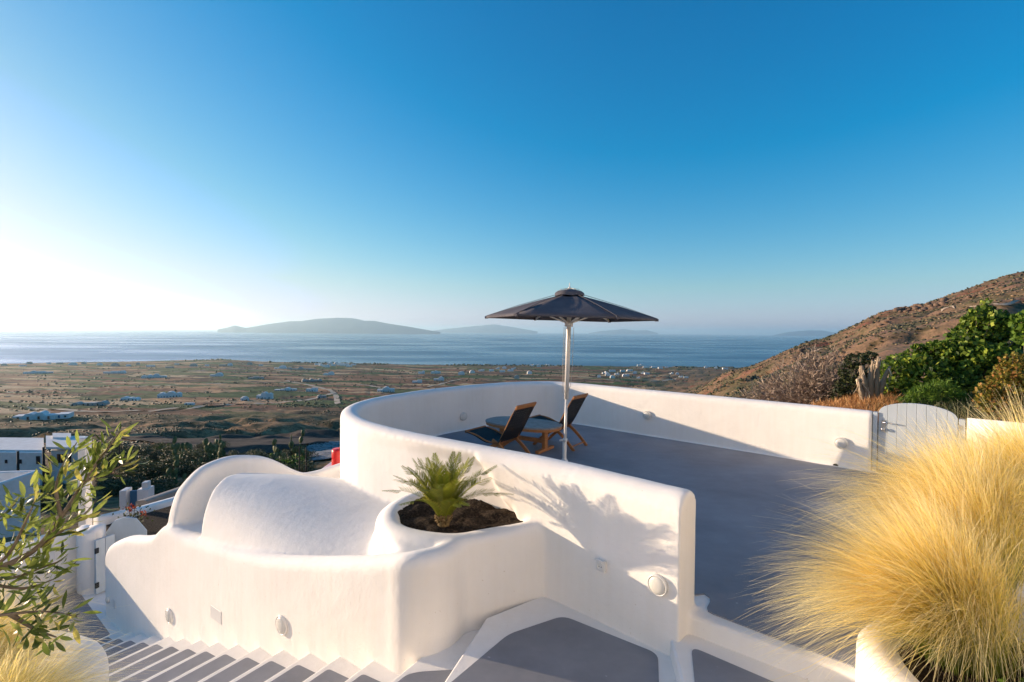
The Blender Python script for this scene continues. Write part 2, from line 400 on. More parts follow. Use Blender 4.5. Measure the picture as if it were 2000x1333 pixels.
# distance from the houses decides between fields and rough scrub
dl = N(g, 'ShaderNodeVectorMath', operation='LENGTH'); L(g, geo.outputs['Position'], dl.inputs[0])
fm = N(g, 'ShaderNodeMapRange'); L(g, dl.outputs['Value'], fm.inputs[0]); fm.inputs[1].default_value = 380; fm.inputs[2].default_value = 620
nf = N(g, 'ShaderNodeMath', operation='ADD'); L(g, big.outputs[0], nf.inputs[0]); nf.inputs[1].default_value = -.5
nf2 = N(g, 'ShaderNodeMath', operation='MULTIPLY_ADD'); L(g, nf.outputs[0], nf2.inputs[0]); nf2.inputs[1].default_value = 1.6; L(g, fm.outputs[0], nf2.inputs[2]); nf2.use_clamp = True
colr = mixc(g, nf2.outputs[0], scrub, field)
# the hill: rust brown with dry grass, green streaks, red earth
hillc = ramp(g, med.outputs[0], [(.3, (.09, .075, .04)), (.42, (.175, .115, .07)), (.55, (.265, .165, .10)), (.68, (.215, .12, .08)), (.8, (.38, .26, .16))])
redn = noise(g, .016, 4, .6, posr); redm = ramp(g, redn.outputs[0], [(.55, (0, 0, 0)), (.64, (1, 1, 1))])
hillc = mixc(g, redm, hillc, mixc(g, .65, hillc, (.27, .075, .045)))
grn = noise(g, .035, 6, .7, posr); grm = ramp(g, grn.outputs[0], [(.47, (0, 0, 0)), (.58, (.8, .8, .8))])
hillc = mixc(g, grm, hillc, (.125, .115, .055))
at2 = N(g, 'ShaderNodeAttribute'); at2.attribute_name = 'hill'
colr = mixc(g, at2.outputs['Fac'], colr, hillc)
fine = ramp(g, sml.outputs[0], [(.3, (.62, .62, .6)), (.5, (1, 1, 1)), (.72, (1.3, 1.25, 1.15))])
colr = mixc(g, 1, colr, fine, 'MULTIPLY')
nn_ = noise(g, .25, 5, .7, posr); spk = ramp(g, nn_.outputs[0], [(.36, (.30, .36, .24)), (.46, (1, 1, 1))])
colr = mixc(g, .75, colr, spk, 'MULTIPLY')
L(g, colr, P(g).inputs['Base Color'])
bump(g, med.outputs[0], .5, 2.5, bump(g, nn_.outputs[0], .5, .8, bump(g, sml.outputs[0], .5, .2)))
ph = np.arctan2(V[:, 0], V[:, 1]); rr = np.hypot(V[:, 0], V[:, 1])
hat = np.clip((ph-R(11)-.10*np.clip((rr-700)/1500, 0, 2)+.12*fbm(V[:, 0]/80, V[:, 1]/80, 4, 5))/R(5), 0, 1)
hat = np.where(ph < -1.9, 1, hat)
terr = npmesh('terrain', V, Fc, ground, smooth=True, attrs={'hill': hat}); tag(terr, kind='structure', label='brown and green island slope with fields running down to the sea')
fanF = np.stack([np.full(NA-1, centre), np.arange(NA-1)*NR, (np.arange(NA-1)+1)*NR], -1)
npmesh('ground', V[:, :], fanF, ground, attrs={'hill': hat*0}).data.update()
tag(bpy.data.objects['ground'], kind='structure')
_o = bpy.data.objects['ground'].data
bm = bmesh.new(); bm.from_mesh(_o); bmesh.ops.delete(bm, geom=[x for x in bm.verts if not x.link_faces], context='VERTS'); bm.to_mesh(_o); bm.free()

# sea
sea = mat('sea_water', (.004, .045, .11), .3, .34)
sv = coords(sea, (1, 1.2, 1), (0, 0, .05), obj=False)
w1 = noise(sea, .03, 8, .7, sv); w2 = noise(sea, .0006, 4, .55, coords(sea, (1, 2.2, 1), (0, 0, -.10), obj=False))
L(sea, ramp(sea, w2.outputs[0], [(.35, (.002, .070, .155)), (.6, (.004, .10, .20))]), P(sea).inputs['Base Color'])
mr = N(sea, 'ShaderNodeMapRange'); L(sea, w2.outputs[0], mr.inputs[0]); mr.inputs[1].default_value = .35; mr.inputs[2].default_value = .65
mr.inputs[3].default_value = .36; mr.inputs[4].default_value = .2; L(sea, mr.outputs[0], P(sea).inputs['Roughness'])
P(sea).inputs['IOR'].default_value = 1.33
bump(sea, w1.outputs[0], .12, .6)
rs = np.geomspace(1500, 118000, 60); aa = np.linspace(0, 2*math.pi, 97)
Ag, Rg = np.meshgrid(aa, rs, indexing='ij'); V = np.stack([np.sin(Ag)*Rg, np.cos(Ag)*Rg, np.full_like(Ag, SEA)], -1).reshape(-1, 3)
i, j = np.meshgrid(np.arange(96), np.arange(59), indexing='ij'); q = i*60+j
tag(npmesh('sea', V, np.stack([q, q+60, q+61, q+1], -1).reshape(-1, 4), sea, smooth=True), kind='structure')

# islands
isl = mat('island_rock_haze_blue', (.17, .14, .10), .95, .1)
n = noise(isl, .0016, 6, .65, coords(isl, obj=False)); L(isl, ramp(isl, n.outputs[0], [(.35, (.045, .075, .12)), (.65, (.07, .10, .15))]), P(isl).inputs['Base Color'])  # blue of the distant haze put into the rock colour, mottled by noise
def island(name, prof, dist, depth, seed):
    us = np.array([p[0] for p in prof], float); vs = np.array([p[1] for p in prof], float)
    n1, n2 = 130, 30; V = []
    for a in range(n1):
        u = us[0]+(us[-1]-us[0])*a/(n1-1); v = np.interp(u, us, vs); r0 = ray(u, v); b = r0*(dist/r0[1])
        zt = max(b[2], SEA-10)
        for k in range(n2):
            t = k/(n2-1)*2-1; y = dist+t*depth*(1 if t > 0 else .8); x = b[0]*y/dist
            base = SEA-60
            hgt = base+(zt-base)*max(0, 1-abs(t)**1.6)
            hgt += (zt-base)*.16*float(fbm(np.array(x/2600.), np.array(y/2600.), 5, seed))*(1-abs(t))*2*min(1, 4*abs(t))
            V.append((x, y, hgt))
    i, j = np.meshgrid(np.arange(n1-1), np.arange(n2-1), indexing='ij'); q = i*n2+j
    o = npmesh(name, V, np.stack([q, q+n2, q+n2+1, q+1], -1).reshape(-1, 4), isl, smooth=True); tag(o, kind='structure'); return o
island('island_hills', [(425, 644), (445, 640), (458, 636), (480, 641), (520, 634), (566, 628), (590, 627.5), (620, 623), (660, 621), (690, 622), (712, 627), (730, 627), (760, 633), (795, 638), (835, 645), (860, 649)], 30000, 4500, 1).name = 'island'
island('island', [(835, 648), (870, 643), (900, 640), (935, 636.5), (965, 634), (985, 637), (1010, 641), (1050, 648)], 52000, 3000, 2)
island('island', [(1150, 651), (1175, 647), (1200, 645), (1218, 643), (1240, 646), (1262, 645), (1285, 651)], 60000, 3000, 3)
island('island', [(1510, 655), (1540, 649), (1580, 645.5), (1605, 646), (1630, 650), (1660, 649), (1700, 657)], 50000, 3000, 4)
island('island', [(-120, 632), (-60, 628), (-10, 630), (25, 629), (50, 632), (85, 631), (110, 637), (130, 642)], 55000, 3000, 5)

# haze: one closed box of even air
hz = bpy.data.materials.new('haze_air'); hz.use_nodes = True; hz.node_tree.nodes.clear()
ho_ = hz.node_tree.nodes.new('ShaderNodeOutputMaterial'); pv = hz.node_tree.nodes.new('ShaderNodeVolumePrincipled')
pv.inputs['Color'].default_value = (.66, .91, 1, 1); pv.inputs['Density'].default_value = HAZE = 2.5e-5; pv.inputs['Anisotropy'].default_value = .45
hz.node_tree.links.new(pv.outputs[0], ho_.inputs['Volume'])
zlo = SEA-70; zhi = 760
b = MB().box((0, 0, (zlo+zhi)/2), (250000, 250000, zhi-zlo)).build('haze', hz); tag(b, kind='stuff')
# ------------------------------------------------------------ the white terrace, roof and planter in one smooth plaster skin
P1 = at(804, 1295, -2.33); P15 = at(234, 1230, -4.15)
sdv = (P15-P1)[:2]/14.0                     # one step of the stairs
D = sdv/np.linalg.norm(sdv); G = np.array([D[1]*-1, D[0]])
if G[1] < 0: G = -G                         # from the stairs into the house
crest = [(1.243, 3.325), (.52, 3.99), (0, 4.40), (-.55, 4.79), (-1.15, 5.23), (-1.72, 5.76), (-2.12, 6.36), (-2.31, 7.05), (-2.2, 7.8), (-1.8, 8.6), (-1.2, 9.4), (-.4, 10.15), (.3, 10.55), (.95, 10.62), (1.55, 10.25), (2.2, 9.66), (2.873, 9.05), (4.2, 7.87), (5.20, 6.93)]
CR = catmull(crest, 10)
WT = -1.09
mb = MB()
seg = CR
# near-left stretch: outer face set back under the arched edge; profile varies with height
def wall_section(path, sgn_niche=True):
    n = len(path); prof_h = [-4.6, -2.6, -2.2, -2.0, -1.8, -1.64, -1.5, -1.38, -1.28, -1.2]
    V = []; ring = None
    for i in range(n):
        d = path[min(i+1, n-1)]-path[max(i-1, 0)]; d = d/np.linalg.norm(d); nn = np.array([-d[1], d[0]])  # left of travel
        x, y = path[i]; o = -nn      # outer side is to the right?  chosen below
        if i == 0: pass
        out_ = nn if np.dot(nn, np.array([x-1.8, y-7.2])) > 0 else -nn
        pts = []
        for z in prof_h:
            a = .135
            if y < 6.9 and x < 1.3:
                xe = np.interp(z, [-1.75, -1.66, -1.5, -1.38, -1.28, -1.2], [.16, .12, -.02, -.10, -.17, -.24])
                t = np.clip((x-xe)/.06+.5, 0, 1); t = t*t*(3-2*t)
                dep = np.interp(z, [-1.7, -1.25, -1.15], [.165, .11, .02])*float(np.clip((5.75-y)/.8, 0, 1))
                a = .15-dep*(1-t)-.03*float(np.clip((y-4.9)/.8, 0, 1))
            pts.append((a, z))
        hw = .115; top = WT; rr = .09
        for k in range(1, 7):
            th = math.pi*k/7; pts.append((hw*math.cos(th)*1.08, top-rr+rr*math.sin(th)))
        pts += [(-.125, top-rr), (-.125, -4.6)]
        ring = len(pts)
        V += [(*(path[i]+out_*q), z) for q, z in pts]
    Fc = []
    for i in range(n-1):
        for k in range(ring):
            k2 = (k+1) % ring; Fc.append((i*ring+k, (i+1)*ring+k, (i+1)*ring+k2, i*ring+k2))
    Fc.append(tuple(range(ring))); Fc.append(tuple((n-1)*ring+k for k in range(ring-1, -1, -1)))
    return V, Fc
mb.add(*wall_section(CR))
# body under the terrace
GE = np.array([5.20, 6.93]); GD = np.array([.745, -.667])
body = [tuple(p) for p in CR]+[tuple(GE+GD*1.1), (7.6, 4.6), (7.6, 1.0), (2.2, 1.0), tuple(at(1691, 1326, -1.95)[:2]), tuple(at(1345, 1200, -1.95)[:2])]
mb2 = MB().prism(body, -4.7, -1.956)
# rim of the lower house: follows the stairs, rises at the gable, turns at the corner to the planter face
fp = lambda u, v: onplane(u, v, P1[:2], sdv)
rimpx = [(205, 1082), (212, 1066), (240, 1053), (270, 1053), (292, 1050), (303, 1040), (314, 1030), (330, 1034), (350, 1047), (378, 1058), (420, 1070), (460, 1082), (510, 1092), (560, 1096), (640, 1098), (700, 1097), (750, 1094)]
rim = [fp(u, v) for u, v in rimpx]
rp = [r[:2]+G*.10 for r in rim]; rz = [r[2]+.01 for r in rim]
corner = at(795, 1290, -2.33)[:2]
rp += [corner+np.array([.015, .13]), corner+np.array([.20, .22]), np.array([-.38, 3.80]), np.array([.0, 3.985]), np.array([.30, 4.10]), np.array([.50, 4.17])]
rz += [-1.615, -1.61, -1.61, -1.61, -1.61, -1.62]
RR = catmull([(*p, z) for p, z in zip(rp, rz)], 6)
mb3 = MB().sweep(RR[:, :2], .095, .105, RR[:, 2], -4.7, .08)
# gable parapet of the barrel vault
GA = fp(322, 1034)[:2]+G*.06
gz = [(0.0, -2.30), (.05, -2.08), (.12, -1.93), (.32, -1.745), (.55, -1.68), (.72, -1.672), (.87, -1.695), (1.05, -1.74), (1.21, -1.81), (1.38, -1.92), (1.55, -2.04), (1.75, -2.14), (2.0, -2.16)]
GG = catmull([(*(GA+G*a), z) for a, z in gz], 5)
mb4 = MB().sweep(GG[:, :2], .10, .10, GG[:, 2], -4.7, .07)
far = [tuple(GA+G*1.85), (-2.95, 7.35), (-2.76, 7.75), (-2.5, 8.3), (-2.2, 8.6)]
FP = catmull(far, 6); mb5 = MB().sweep(FP, .09, .09, -2.15, -4.7, .06)
# vault and flat roof as a height field closed below
nx, ny = 90, 80; x0, x1, y0, y1 = -4.25, .2, 3.3, 8.0
C0 = np.array([-3.43, 5.78]); th = -.056; ax_ = np.array([math.cos(th), math.sin(th)]); g_ = np.array([-ax_[1], ax_[0]])
xs = np.linspace(x0, x1, nx); ys = np.linspace(y0, y1, ny)
XX, YY = np.meshgrid(xs, ys, indexing='ij')
tt = (XX-C0[0])*ax_[0]+(YY-C0[1])*ax_[1]; ww = (XX-C0[0])*g_[0]+(YY-C0[1])*g_[1]
Wn = .76+.42*np.clip(tt, 0, 3); Wf = .76+.05*np.clip(tt, 0, 3)
W = np.where(ww < 0, Wn, Wf); ZB = -2.38; ZZ = np.full_like(XX, ZB)
near_rim = np.interp(XX, [p[0] for p in rp[:17]], rz[:17])
ZZ = np.maximum(ZZ, ZB)
fd = (XX-P1[0])*G[0]+(YY-P1[1])*G[1]
ZZ = np.where(XX > -1.5, np.maximum(ZZ, ZB+.25*np.clip((XX+1.6)/.5, 0, 1)), ZZ)
ZZ = np.where(fd < .12, -3.6, ZZ)
def inside(px_, py_, poly):
    c = np.zeros(px_.shape, bool); n = len(poly)
    for a in range(n):
        xa, ya = poly[a]; xb, yb = poly[a-1]
        m_ = ((ya > py_) != (yb > py_)) & (px_ < (xb-xa)*(py_-ya)/(yb-ya+1e-12)+xa); c ^= m_
    return c
roofpoly = [tuple(p) for p in RR[::3, :2] if p[0] > -4.1]+[(.5, 4.2), (0, 4.4), (-1, 5.1), (-2.1, 6.4), (-2.3, 7.2), (-2.2, 8.5)]+[tuple(p) for p in FP[::-3]]+[tuple(GA+G*.8), tuple(GA)]
ins = inside(XX, YY, roofpoly)
ZZ = np.where(ins, ZZ, -4.68)
Vt = np.stack([XX, YY, ZZ], -1).reshape(-1, 3); Vb = Vt.copy(); Vb[:, 2] = -4.7
i, j = np.meshgrid(np.arange(nx-1), np.arange(ny-1), indexing='ij'); q0 = (i*ny+j).ravel()
Ft = np.stack([q0, q0+ny, q0+ny+1, q0+1], -1); nV = nx*ny; Fb = Ft[:, ::-1]+nV
edge = [k*ny for k in range(nx)]+[(nx-1)*ny+k for k in range(1, ny)]+[k*ny+ny-1 for k in range(nx-2, -1, -1)]+[k for k in range(ny-2, 0, -1)]
Fs = [(edge[k], edge[k]+nV, edge[(k+1) % len(edge)]+nV, edge[(k+1) % len(edge)]) for k in range(len(edge))]
mb6 = MB().add(np.vstack([Vt, Vb]), [tuple(f) for f in Ft]+[tuple(f) for f in Fb]+Fs)
# the barrel vault itself, its end flush and upright behind the gutter
Vv = []; nr_ = 26; ts = np.linspace(0, 2.9, 30)
for t in ts:
    c_ = C0+ax_*t; fdist = (c_-P1[:2])@G; cosg = g_@G
    q_t = min(1, max(0, (t-.4)/2.1)); q_t = q_t*q_t*(3-2*q_t); wn_ = (fdist-.07)/cosg; wf_ = .78+.05*t; za = -1.775+.0*t-.14*q_t
    for k in range(nr_+1):
        th_ = math.pi*k/nr_; cw = math.cos(th_); sw = max(math.sin(th_), 0)
        w_ = wn_ if cw > 0 else wf_; p = c_-g_*cw*w_
        Vv.append((p[0], p[1], ZB+(za-ZB)*sw**.98))
    Vv.append((*(c_+g_*wf_), -4.6)); Vv.append((*(c_-g_*wn_), -4.6))
rg = nr_+3; Fv = []
for a in range(len(ts)-1):
    for k in range(rg):
        k2 = (k+1) % rg; Fv.append((a*rg+k, a*rg+k2, (a+1)*rg+k2, (a+1)*rg+k))
Fv.append(tuple(range(rg))); Fv.append(tuple((len(ts)-1)*rg+k for k in range(rg-1, -1, -1)))
mb9 = MB().add(Vv, Fv)
gut = [p[:2]-D*.20 for p in GG]   # soft fillet between the gable and the gutter
mb10 = MB().sweep(gut, .14, .14, np.minimum(GG[:, 2]-.24, -2.02), -4.7, .12)
# planter pot: ring round the soil and a fill to the corner
hole = catmull([(-.80, 4.80), (-.93, 4.60), (-.985, 4.35), (-.93, 4.08), (-.74, 3.92), (-.42, 3.86), (-.05, 4.02), (.22, 4.17)], 6)
ringp = []
for k in range(len(hole)):
    d = hole[min(k+1, len(hole)-1)]-hole[max(k-1, 0)]; d /= np.linalg.norm(d); nn = np.array([-d[1], d[0]])
    if np.dot(nn, hole[k]-np.array([-.4, 4.3])) < 0: nn = -nn
    ringp.append(hole[k]+nn*.085)
mb7 = MB().sweep(np.array(ringp), .085, .085, -1.60, -4.7, .05)
mb11 = MB().sweep(np.array(ringp)[:22], .04, np.linspace(.26, .07, 22), np.linspace(-1.66, -1.63, 22), -4.7, .10)
mb12 = MB().sweep(np.array(ringp)[:19], .04, np.linspace(.44, .07, 19), np.linspace(-1.92, -1.70, 19), -4.7, .16)
fill = [tuple(p) for p in ringp]+[(.45, 4.12), (.2, 4.03), (-.1, 3.9), (-.4, 3.73), tuple(corner+np.array([.22, .16])), tuple(corner+np.array([.02, .10])), tuple(corner+np.array([-.14, .30])), (-1.02, 3.95), (-1.10, 4.35)]
mb8 = MB().prism([tuple(p) for p in ringp]+[(.5, 4.2)]+fill[len(ringp)+1:len(ringp)+7]+[(-1.0, 3.9)], -4.7, -1.665)

def remesh(parts, name, vox=.02, it=10, amp=.0016):
    bm_ = MB()
    for p in parts: bm_.add(p.v, p.f)
    o = bm_.build('tmp_'+name, None)
    # recalc per shell, union through voxels
    r = o.modifiers.new('r', 'REMESH'); r.mode = 'VOXEL'; r.voxel_size = vox; r.adaptivity = 0
    sm = o.modifiers.new('s', 'SMOOTH'); sm.factor = .5; sm.iterations = it
    dg = bpy.context.evaluated_depsgraph_get(); ev = o.evaluated_get(dg); me = ev.to_mesh()
    n = len(me.vertices); V = np.empty(n*3, np.float32); me.vertices.foreach_get('co', V); V = V.reshape(-1, 3).astype(float)
    nf = len(me.polygons); Fq = np.empty(len(me.loops), np.int32); me.loops.foreach_get('vertex_index', Fq)
    lt = np.empty(nf, np.int32); me.polygons.foreach_get('loop_total', lt)
    nv = np.empty(n*3, np.float32); me.vertices.foreach_get('normal', nv); nv = nv.reshape(-1, 3)
    assert (lt == 4).all(); Fq = Fq.reshape(-1, 4); ev.to_mesh_clear(); bpy.data.objects.remove(o)
    k = fbm((V[:, 0]+V[:, 2]*.7)*2.2, (V[:, 1]-V[:, 2]*.6)*2.2, 4, 77)+.5*fbm((V[:, 1]+V[:, 2])*5, (V[:, 0]-V[:, 2])*5, 2, 78)
    V = V+nv*(k*amp*4)[:, None]
    print('remesh', name, n, nf); return V, Fq
def subset(name, V, Fq, mask, parent=None):
    f = Fq[mask]; lab = np.arange(len(V))
    for _ in range(400):
        m_ = lab[f].min(1); new = lab.copy(); np.minimum.at(new, f.ravel(), np.repeat(m_, 4)); new = new[new]
        if (new == lab).all(): break
        lab = new
    lf = lab[f[:, 0]]; ids, cnt = np.unique(lf, return_counts=True); f = f[lf == ids[cnt.argmax()]]
    u_, inv = np.unique(f, return_inverse=True)
    return npmesh(name, V[u_], inv.reshape(-1, 4), plaster, parent, smooth=True)
V, Fq = remesh([mb, mb2, mb3, mb4, mb5, mb6, mb7, mb8, mb9, mb11, mb12], 'mass', .02, 9)
cz = V[Fq].mean(1)
keep = cz[:, 2] > -4.45
keep &= ~((cz[:, 2] < -1.97) & (cz[:, 0] > 2.6)) | (cz[:, 1] < 0)
# nearest crest distance
dmin = np.full(len(cz), 9.0)
for p in np.concatenate([CR[:-1]*(1-k_)+CR[1:]*k_ for k_ in (0, .34, .67)]):
    dmin = np.minimum(dmin, np.hypot(cz[:, 0]-p[0], cz[:, 1]-p[1]))
inb = inside(cz[:, 0], cz[:, 1], [tuple(p) for p in CR]+[tuple(GE+GD*1.1), (7.6, 4.6), (7.6, 1.0), (2.2, 1.0), tuple(at(1691, 1326, -1.95)[:2]), tuple(at(1345, 1200, -1.95)[:2])])
terr_m = ((dmin < .185) | inb) & keep
floor_m = terr_m & (cz[:, 2] < -1.93) & inb & (cz[:, 2] > -1.98)
plant_m = (~terr_m) & keep & ((cz[:, 0]-corner[0])*.9+(cz[:, 1]-corner[1])*.2 > -.22) & (cz[:, 1] < 4.95) & (cz[:, 0] > -1.12)
house_m = keep & ~terr_m & ~plant_m
tw = subset('terrace_wall', V, Fq, terr_m & ~floor_m); tag(tw, 'curved white plaster parapet wall around the grey roof terrace', 'wall')
to_ = subset('terrace_base', V, Fq, floor_m); tag(to_, kind='structure')
vh = subset('vaulted_house', V, Fq, house_m); tag(vh, 'white plaster house with rounded barrel vault roof and arched gable beside the stairs', 'house')
pw = subset('planter', V, Fq, plant_m); tag(pw, 'rounded white plaster planter built against the terrace wall, holding the sago palm', 'planter')

# soil in the planter
sp_ = [tuple(p) for p in hole]+[(-.02, 4.42), (-.5, 4.78)]
def soil_patch(name, poly, z, amp=.02, res=.022, label=None, cat='soil', seed=1):
    P_ = np.array(poly); x_ = np.arange(P_[:, 0].min()-res, P_[:, 0].max()+res, res); y_ = np.arange(P_[:, 1].min()-res, P_[:, 1].max()+res, res)
    A, B = np.meshgrid(x_, y_, indexing='ij'); Zs = z+amp*(fbm(A*7, B*7, 4, seed)*3+vnoise(A*60, B*60, seed+3)*.5)
    ins_ = inside(A, B, poly); n2 = len(y_); i, j = np.meshgrid(np.arange(len(x_)-1), np.arange(n2-1), indexing='ij'); q = (i*n2+j).ravel()
    f = np.stack([q, q+n2, q+n2+1, q+1], -1); k = ins_.ravel()[f].any(1); f = f[k]; u_, inv = np.unique(f, return_inverse=True)
    VV = np.stack([A, B, Zs], -1).reshape(-1, 3)[u_]
    o = npmesh(name, VV, inv.reshape(-1, 4), soil, smooth=True); tag(o, label, None, kind='stuff'); return o
soil_patch('soil', [(p[0]+(p[0]+.4)*.08, p[1]+(p[1]-4.3)*.08) for p in sp_], -1.645, .03)

# grey painted floors, 4 mm proud of the white
def sheet(name, poly, z, m=greyfloor, t=.005, parent=None, kind='structure'):
    o = MB().prism([tuple(p[:2]) for p in poly], z-t-.02, z).build(name, m, parent)
    if kind and not parent: tag(o, kind=kind)
    return o
inner = []
for k in range(len(CR)):
    d = CR[min(k+1, len(CR)-1)]-CR[max(k-1, 0)]; d /= np.linalg.norm(d); nn = np.array([-d[1], d[0]])
    if np.dot(nn, np.array([1.8, 7.2])-CR[k]) < 0: nn = -nn
    inner.append(CR[k]+nn*.165)
fpoly = [tuple(p) for p in inner[2:]]+[(5.42, 6.62), tuple(GE+GD*1.0+np.array([-.12, -.15])), (6.6, 5.2), (4.6, 3.2), (2.2, 2.5), tuple(at(1656, 1297, -1.95)[:2]), tuple(at(1500, 1241, -1.95)[:2])]
fpoly += [tuple(at(u, v, -1.95)[:2]) for u, v in ((1392, 1199), (1383, 1194), (1381, 1187), (1387, 1176), (1386, 1168), (1376, 1160))]
sheet('terrace_floor', fpoly, -1.948)

# landings at the head of the stairs
wallo = lambda s: np.array([1.22, 3.35])+np.array([-.73, .684])*s
ZA, ZBb = -2.2, -2.08
LA = [at(925, 1243, ZA), at(865, 1333, ZA)]
ea = (LA[1]-LA[0])[:2]; ea /= np.linalg.norm(ea)
Bt = at(1319, 1282, ZBb)[:2]; Bb = at(1333, 1333, ZBb)[:2]; eb = (Bb-Bt)/np.linalg.norm(Bb-Bt)
Awall = [(.55, 4.2), (1.30, 3.42)]
Apoly = [tuple(LA[0][:2]-ea*.25), tuple(Awall[0]), tuple(Bt-eb*.45+np.array([.1, 0])), tuple(Bt+eb*4+np.array([.05, 0])), tuple(LA[0][:2]+ea*4.2)]
o = MB().prism(Apoly, -4.7, ZA-.006).build('landing', plaster, bevel=.015); tag(o, kind='structure')
Bpoly = [tuple(Bt-eb*.35), (1.28, 3.46), tuple(at(1345, 1200, -1.95)[:2]+np.array([.05, .08])), tuple(at(1691, 1326, -1.95)[:2]+np.array([.35, -.15])), (3.2, .2), tuple(Bt+eb*4)]
o = MB().prism(Bpoly, -4.7, ZBb-.006).build('landing', plaster, bevel=.02, seg=3); tag(o, kind='structure')
ga = [at(u, v, ZA) for u, v in ((1100, 1203), (1285, 1277), (1287, 1333))]
gl = [LA[0][:2]+ea*.02, LA[0][:2]+ea*3.6]; off = np.array([-ea[1], ea[0]]); off = off if off[0] > 0 else -off
sheet('landing_floor', roundpoly([ga[0][:2], ga[1][:2], ga[2][:2]+(ga[2]-ga[1])[:2]*14, gl[1]+off*.05, at(993, 1239, ZA)[:2]*-.12+at(881, 1333, ZA)[:2]*1.12, at(993, 1239, ZA)[:2]], [.08, .07, 0, 0, .05, .07]), ZA)
gb = [at(u, v, ZBb)[:2] for u, v in ((1350, 1263), (1513, 1333))]; gb0 = at(1357, 1333, ZBb)[:2]
sheet('landing_floor', roundpoly([gb[0], gb[0]+(gb[1]-gb[0])*3.2, (2.6, .6), gb0+(gb0-gb[0])*8, ], [.07, 0, 0, 0]), ZBb)

# stairs
e = np.array([-.53, -.848]); SW = 2.3; RIS = .13
st_ = empty('staircase', (0, 0, 0), label='long flight of white edged grey steps going down beside the vaulted house', cat='staircase')
for k in range(1, 16):
    z = ZA-RIS*k; a = P1[:2]+sdv*(k-1); b = a-sdv
    if k == 1: poly = [a+G*.22, a+e*SW, LA[0][:2]+ea*2.6+np.array([.02, 0]), LA[0][:2]+np.array([.05, .05]), LA[0][:2]+np.array([.05, .35])]
    else: poly = [a+G*.15, a+e*SW, b+e*SW+D*-.01, b+G*.15+D*-.01]
    s_ = MB().prism([tuple(p) for p in poly], -4.9, z-.005).build('step', plaster, st_, bevel=.012, seg=2)
    if k == 1:
        pl = roundpoly([a+e*.10+sdv*-.13, a+e*SW-sdv*.13, LA[0][:2]+ea*2.6-np.array([.0, 0]), at(893, 1308, z)[:2], at(822, 1312, z)[:2]], [.05, 0, 0, .01, .06])
    else:
        t_ = a-D*.062; pl = roundpoly([t_+e*.15, t_+e*SW, b+e*SW, b+e*.11-D*0], [.03, 0, 0, .12])
    MB().prism([tuple(p) for p in pl], z-.03, z).build('tread', greyfloor, s_)
# cove between the steps and the house face, yard
YZ = ZA-RIS*15
yard = MB().prism([(-3.5, 1.5), (-9.6, 4.3), (-8.8, 5.55), (-6.98, 7.72), (-6.2, 8.4), (-5.2, 8.9), (-2.5, 8.9), (-3.0, 6.0)], -5.2, YZ-.006).build('yard', plaster); tag(yard, kind='structure')
yp = [at(u, v, YZ)[:2] for u, v in ((150, 1150), (215, 1239))]
sheet('yard_floor', roundpoly([yp[0], yp[1], yp[1]+e*2.6, (-8.0, 4.0), at(30, 1195, YZ)[:2]], [.03, .02, 0, 0, 0]), YZ)

# white house added out of frame, right and behind, to bounce warm sunlight
mh = empty('fill_house', (9.5, -1.0, -2.2), 0, 'large white plastered house out of view, added to bounce light onto the terrace', 'house')
MB().box((0.2, 0, 2.6), (6.2, 11, 6.2)).build('wall', plaster, mh, bevel=.15, seg=4)
MB().box((-5.25, -2.7, 2.4), (4.7, 6.6, 5.6)).build('wall', plaster, mh, bevel=.15, seg=4)
MB().box((-10.9, -2.6, 2.1), (6.6, 4.8, 5.0)).build('wall', plaster, mh, bevel=.15, seg=4)
for y_, z_ in ((-1.6, 1.3), (1.6, 1.5), (-.2, 4.0)):
    f_ = MB().box((-2.92, y_, z_), (.1, 1.0, 1.3)).build('window', gatepaint, mh); MB().box((-2.98, y_, z_), (.03, .8, 1.1)).build('pane', dark, f_)
# ------------------------------------------------------------ walls, kerbs, gates round the terrace
FW = lambda s: GE+GD*s            # along the line of the gate
floorz = -1.95
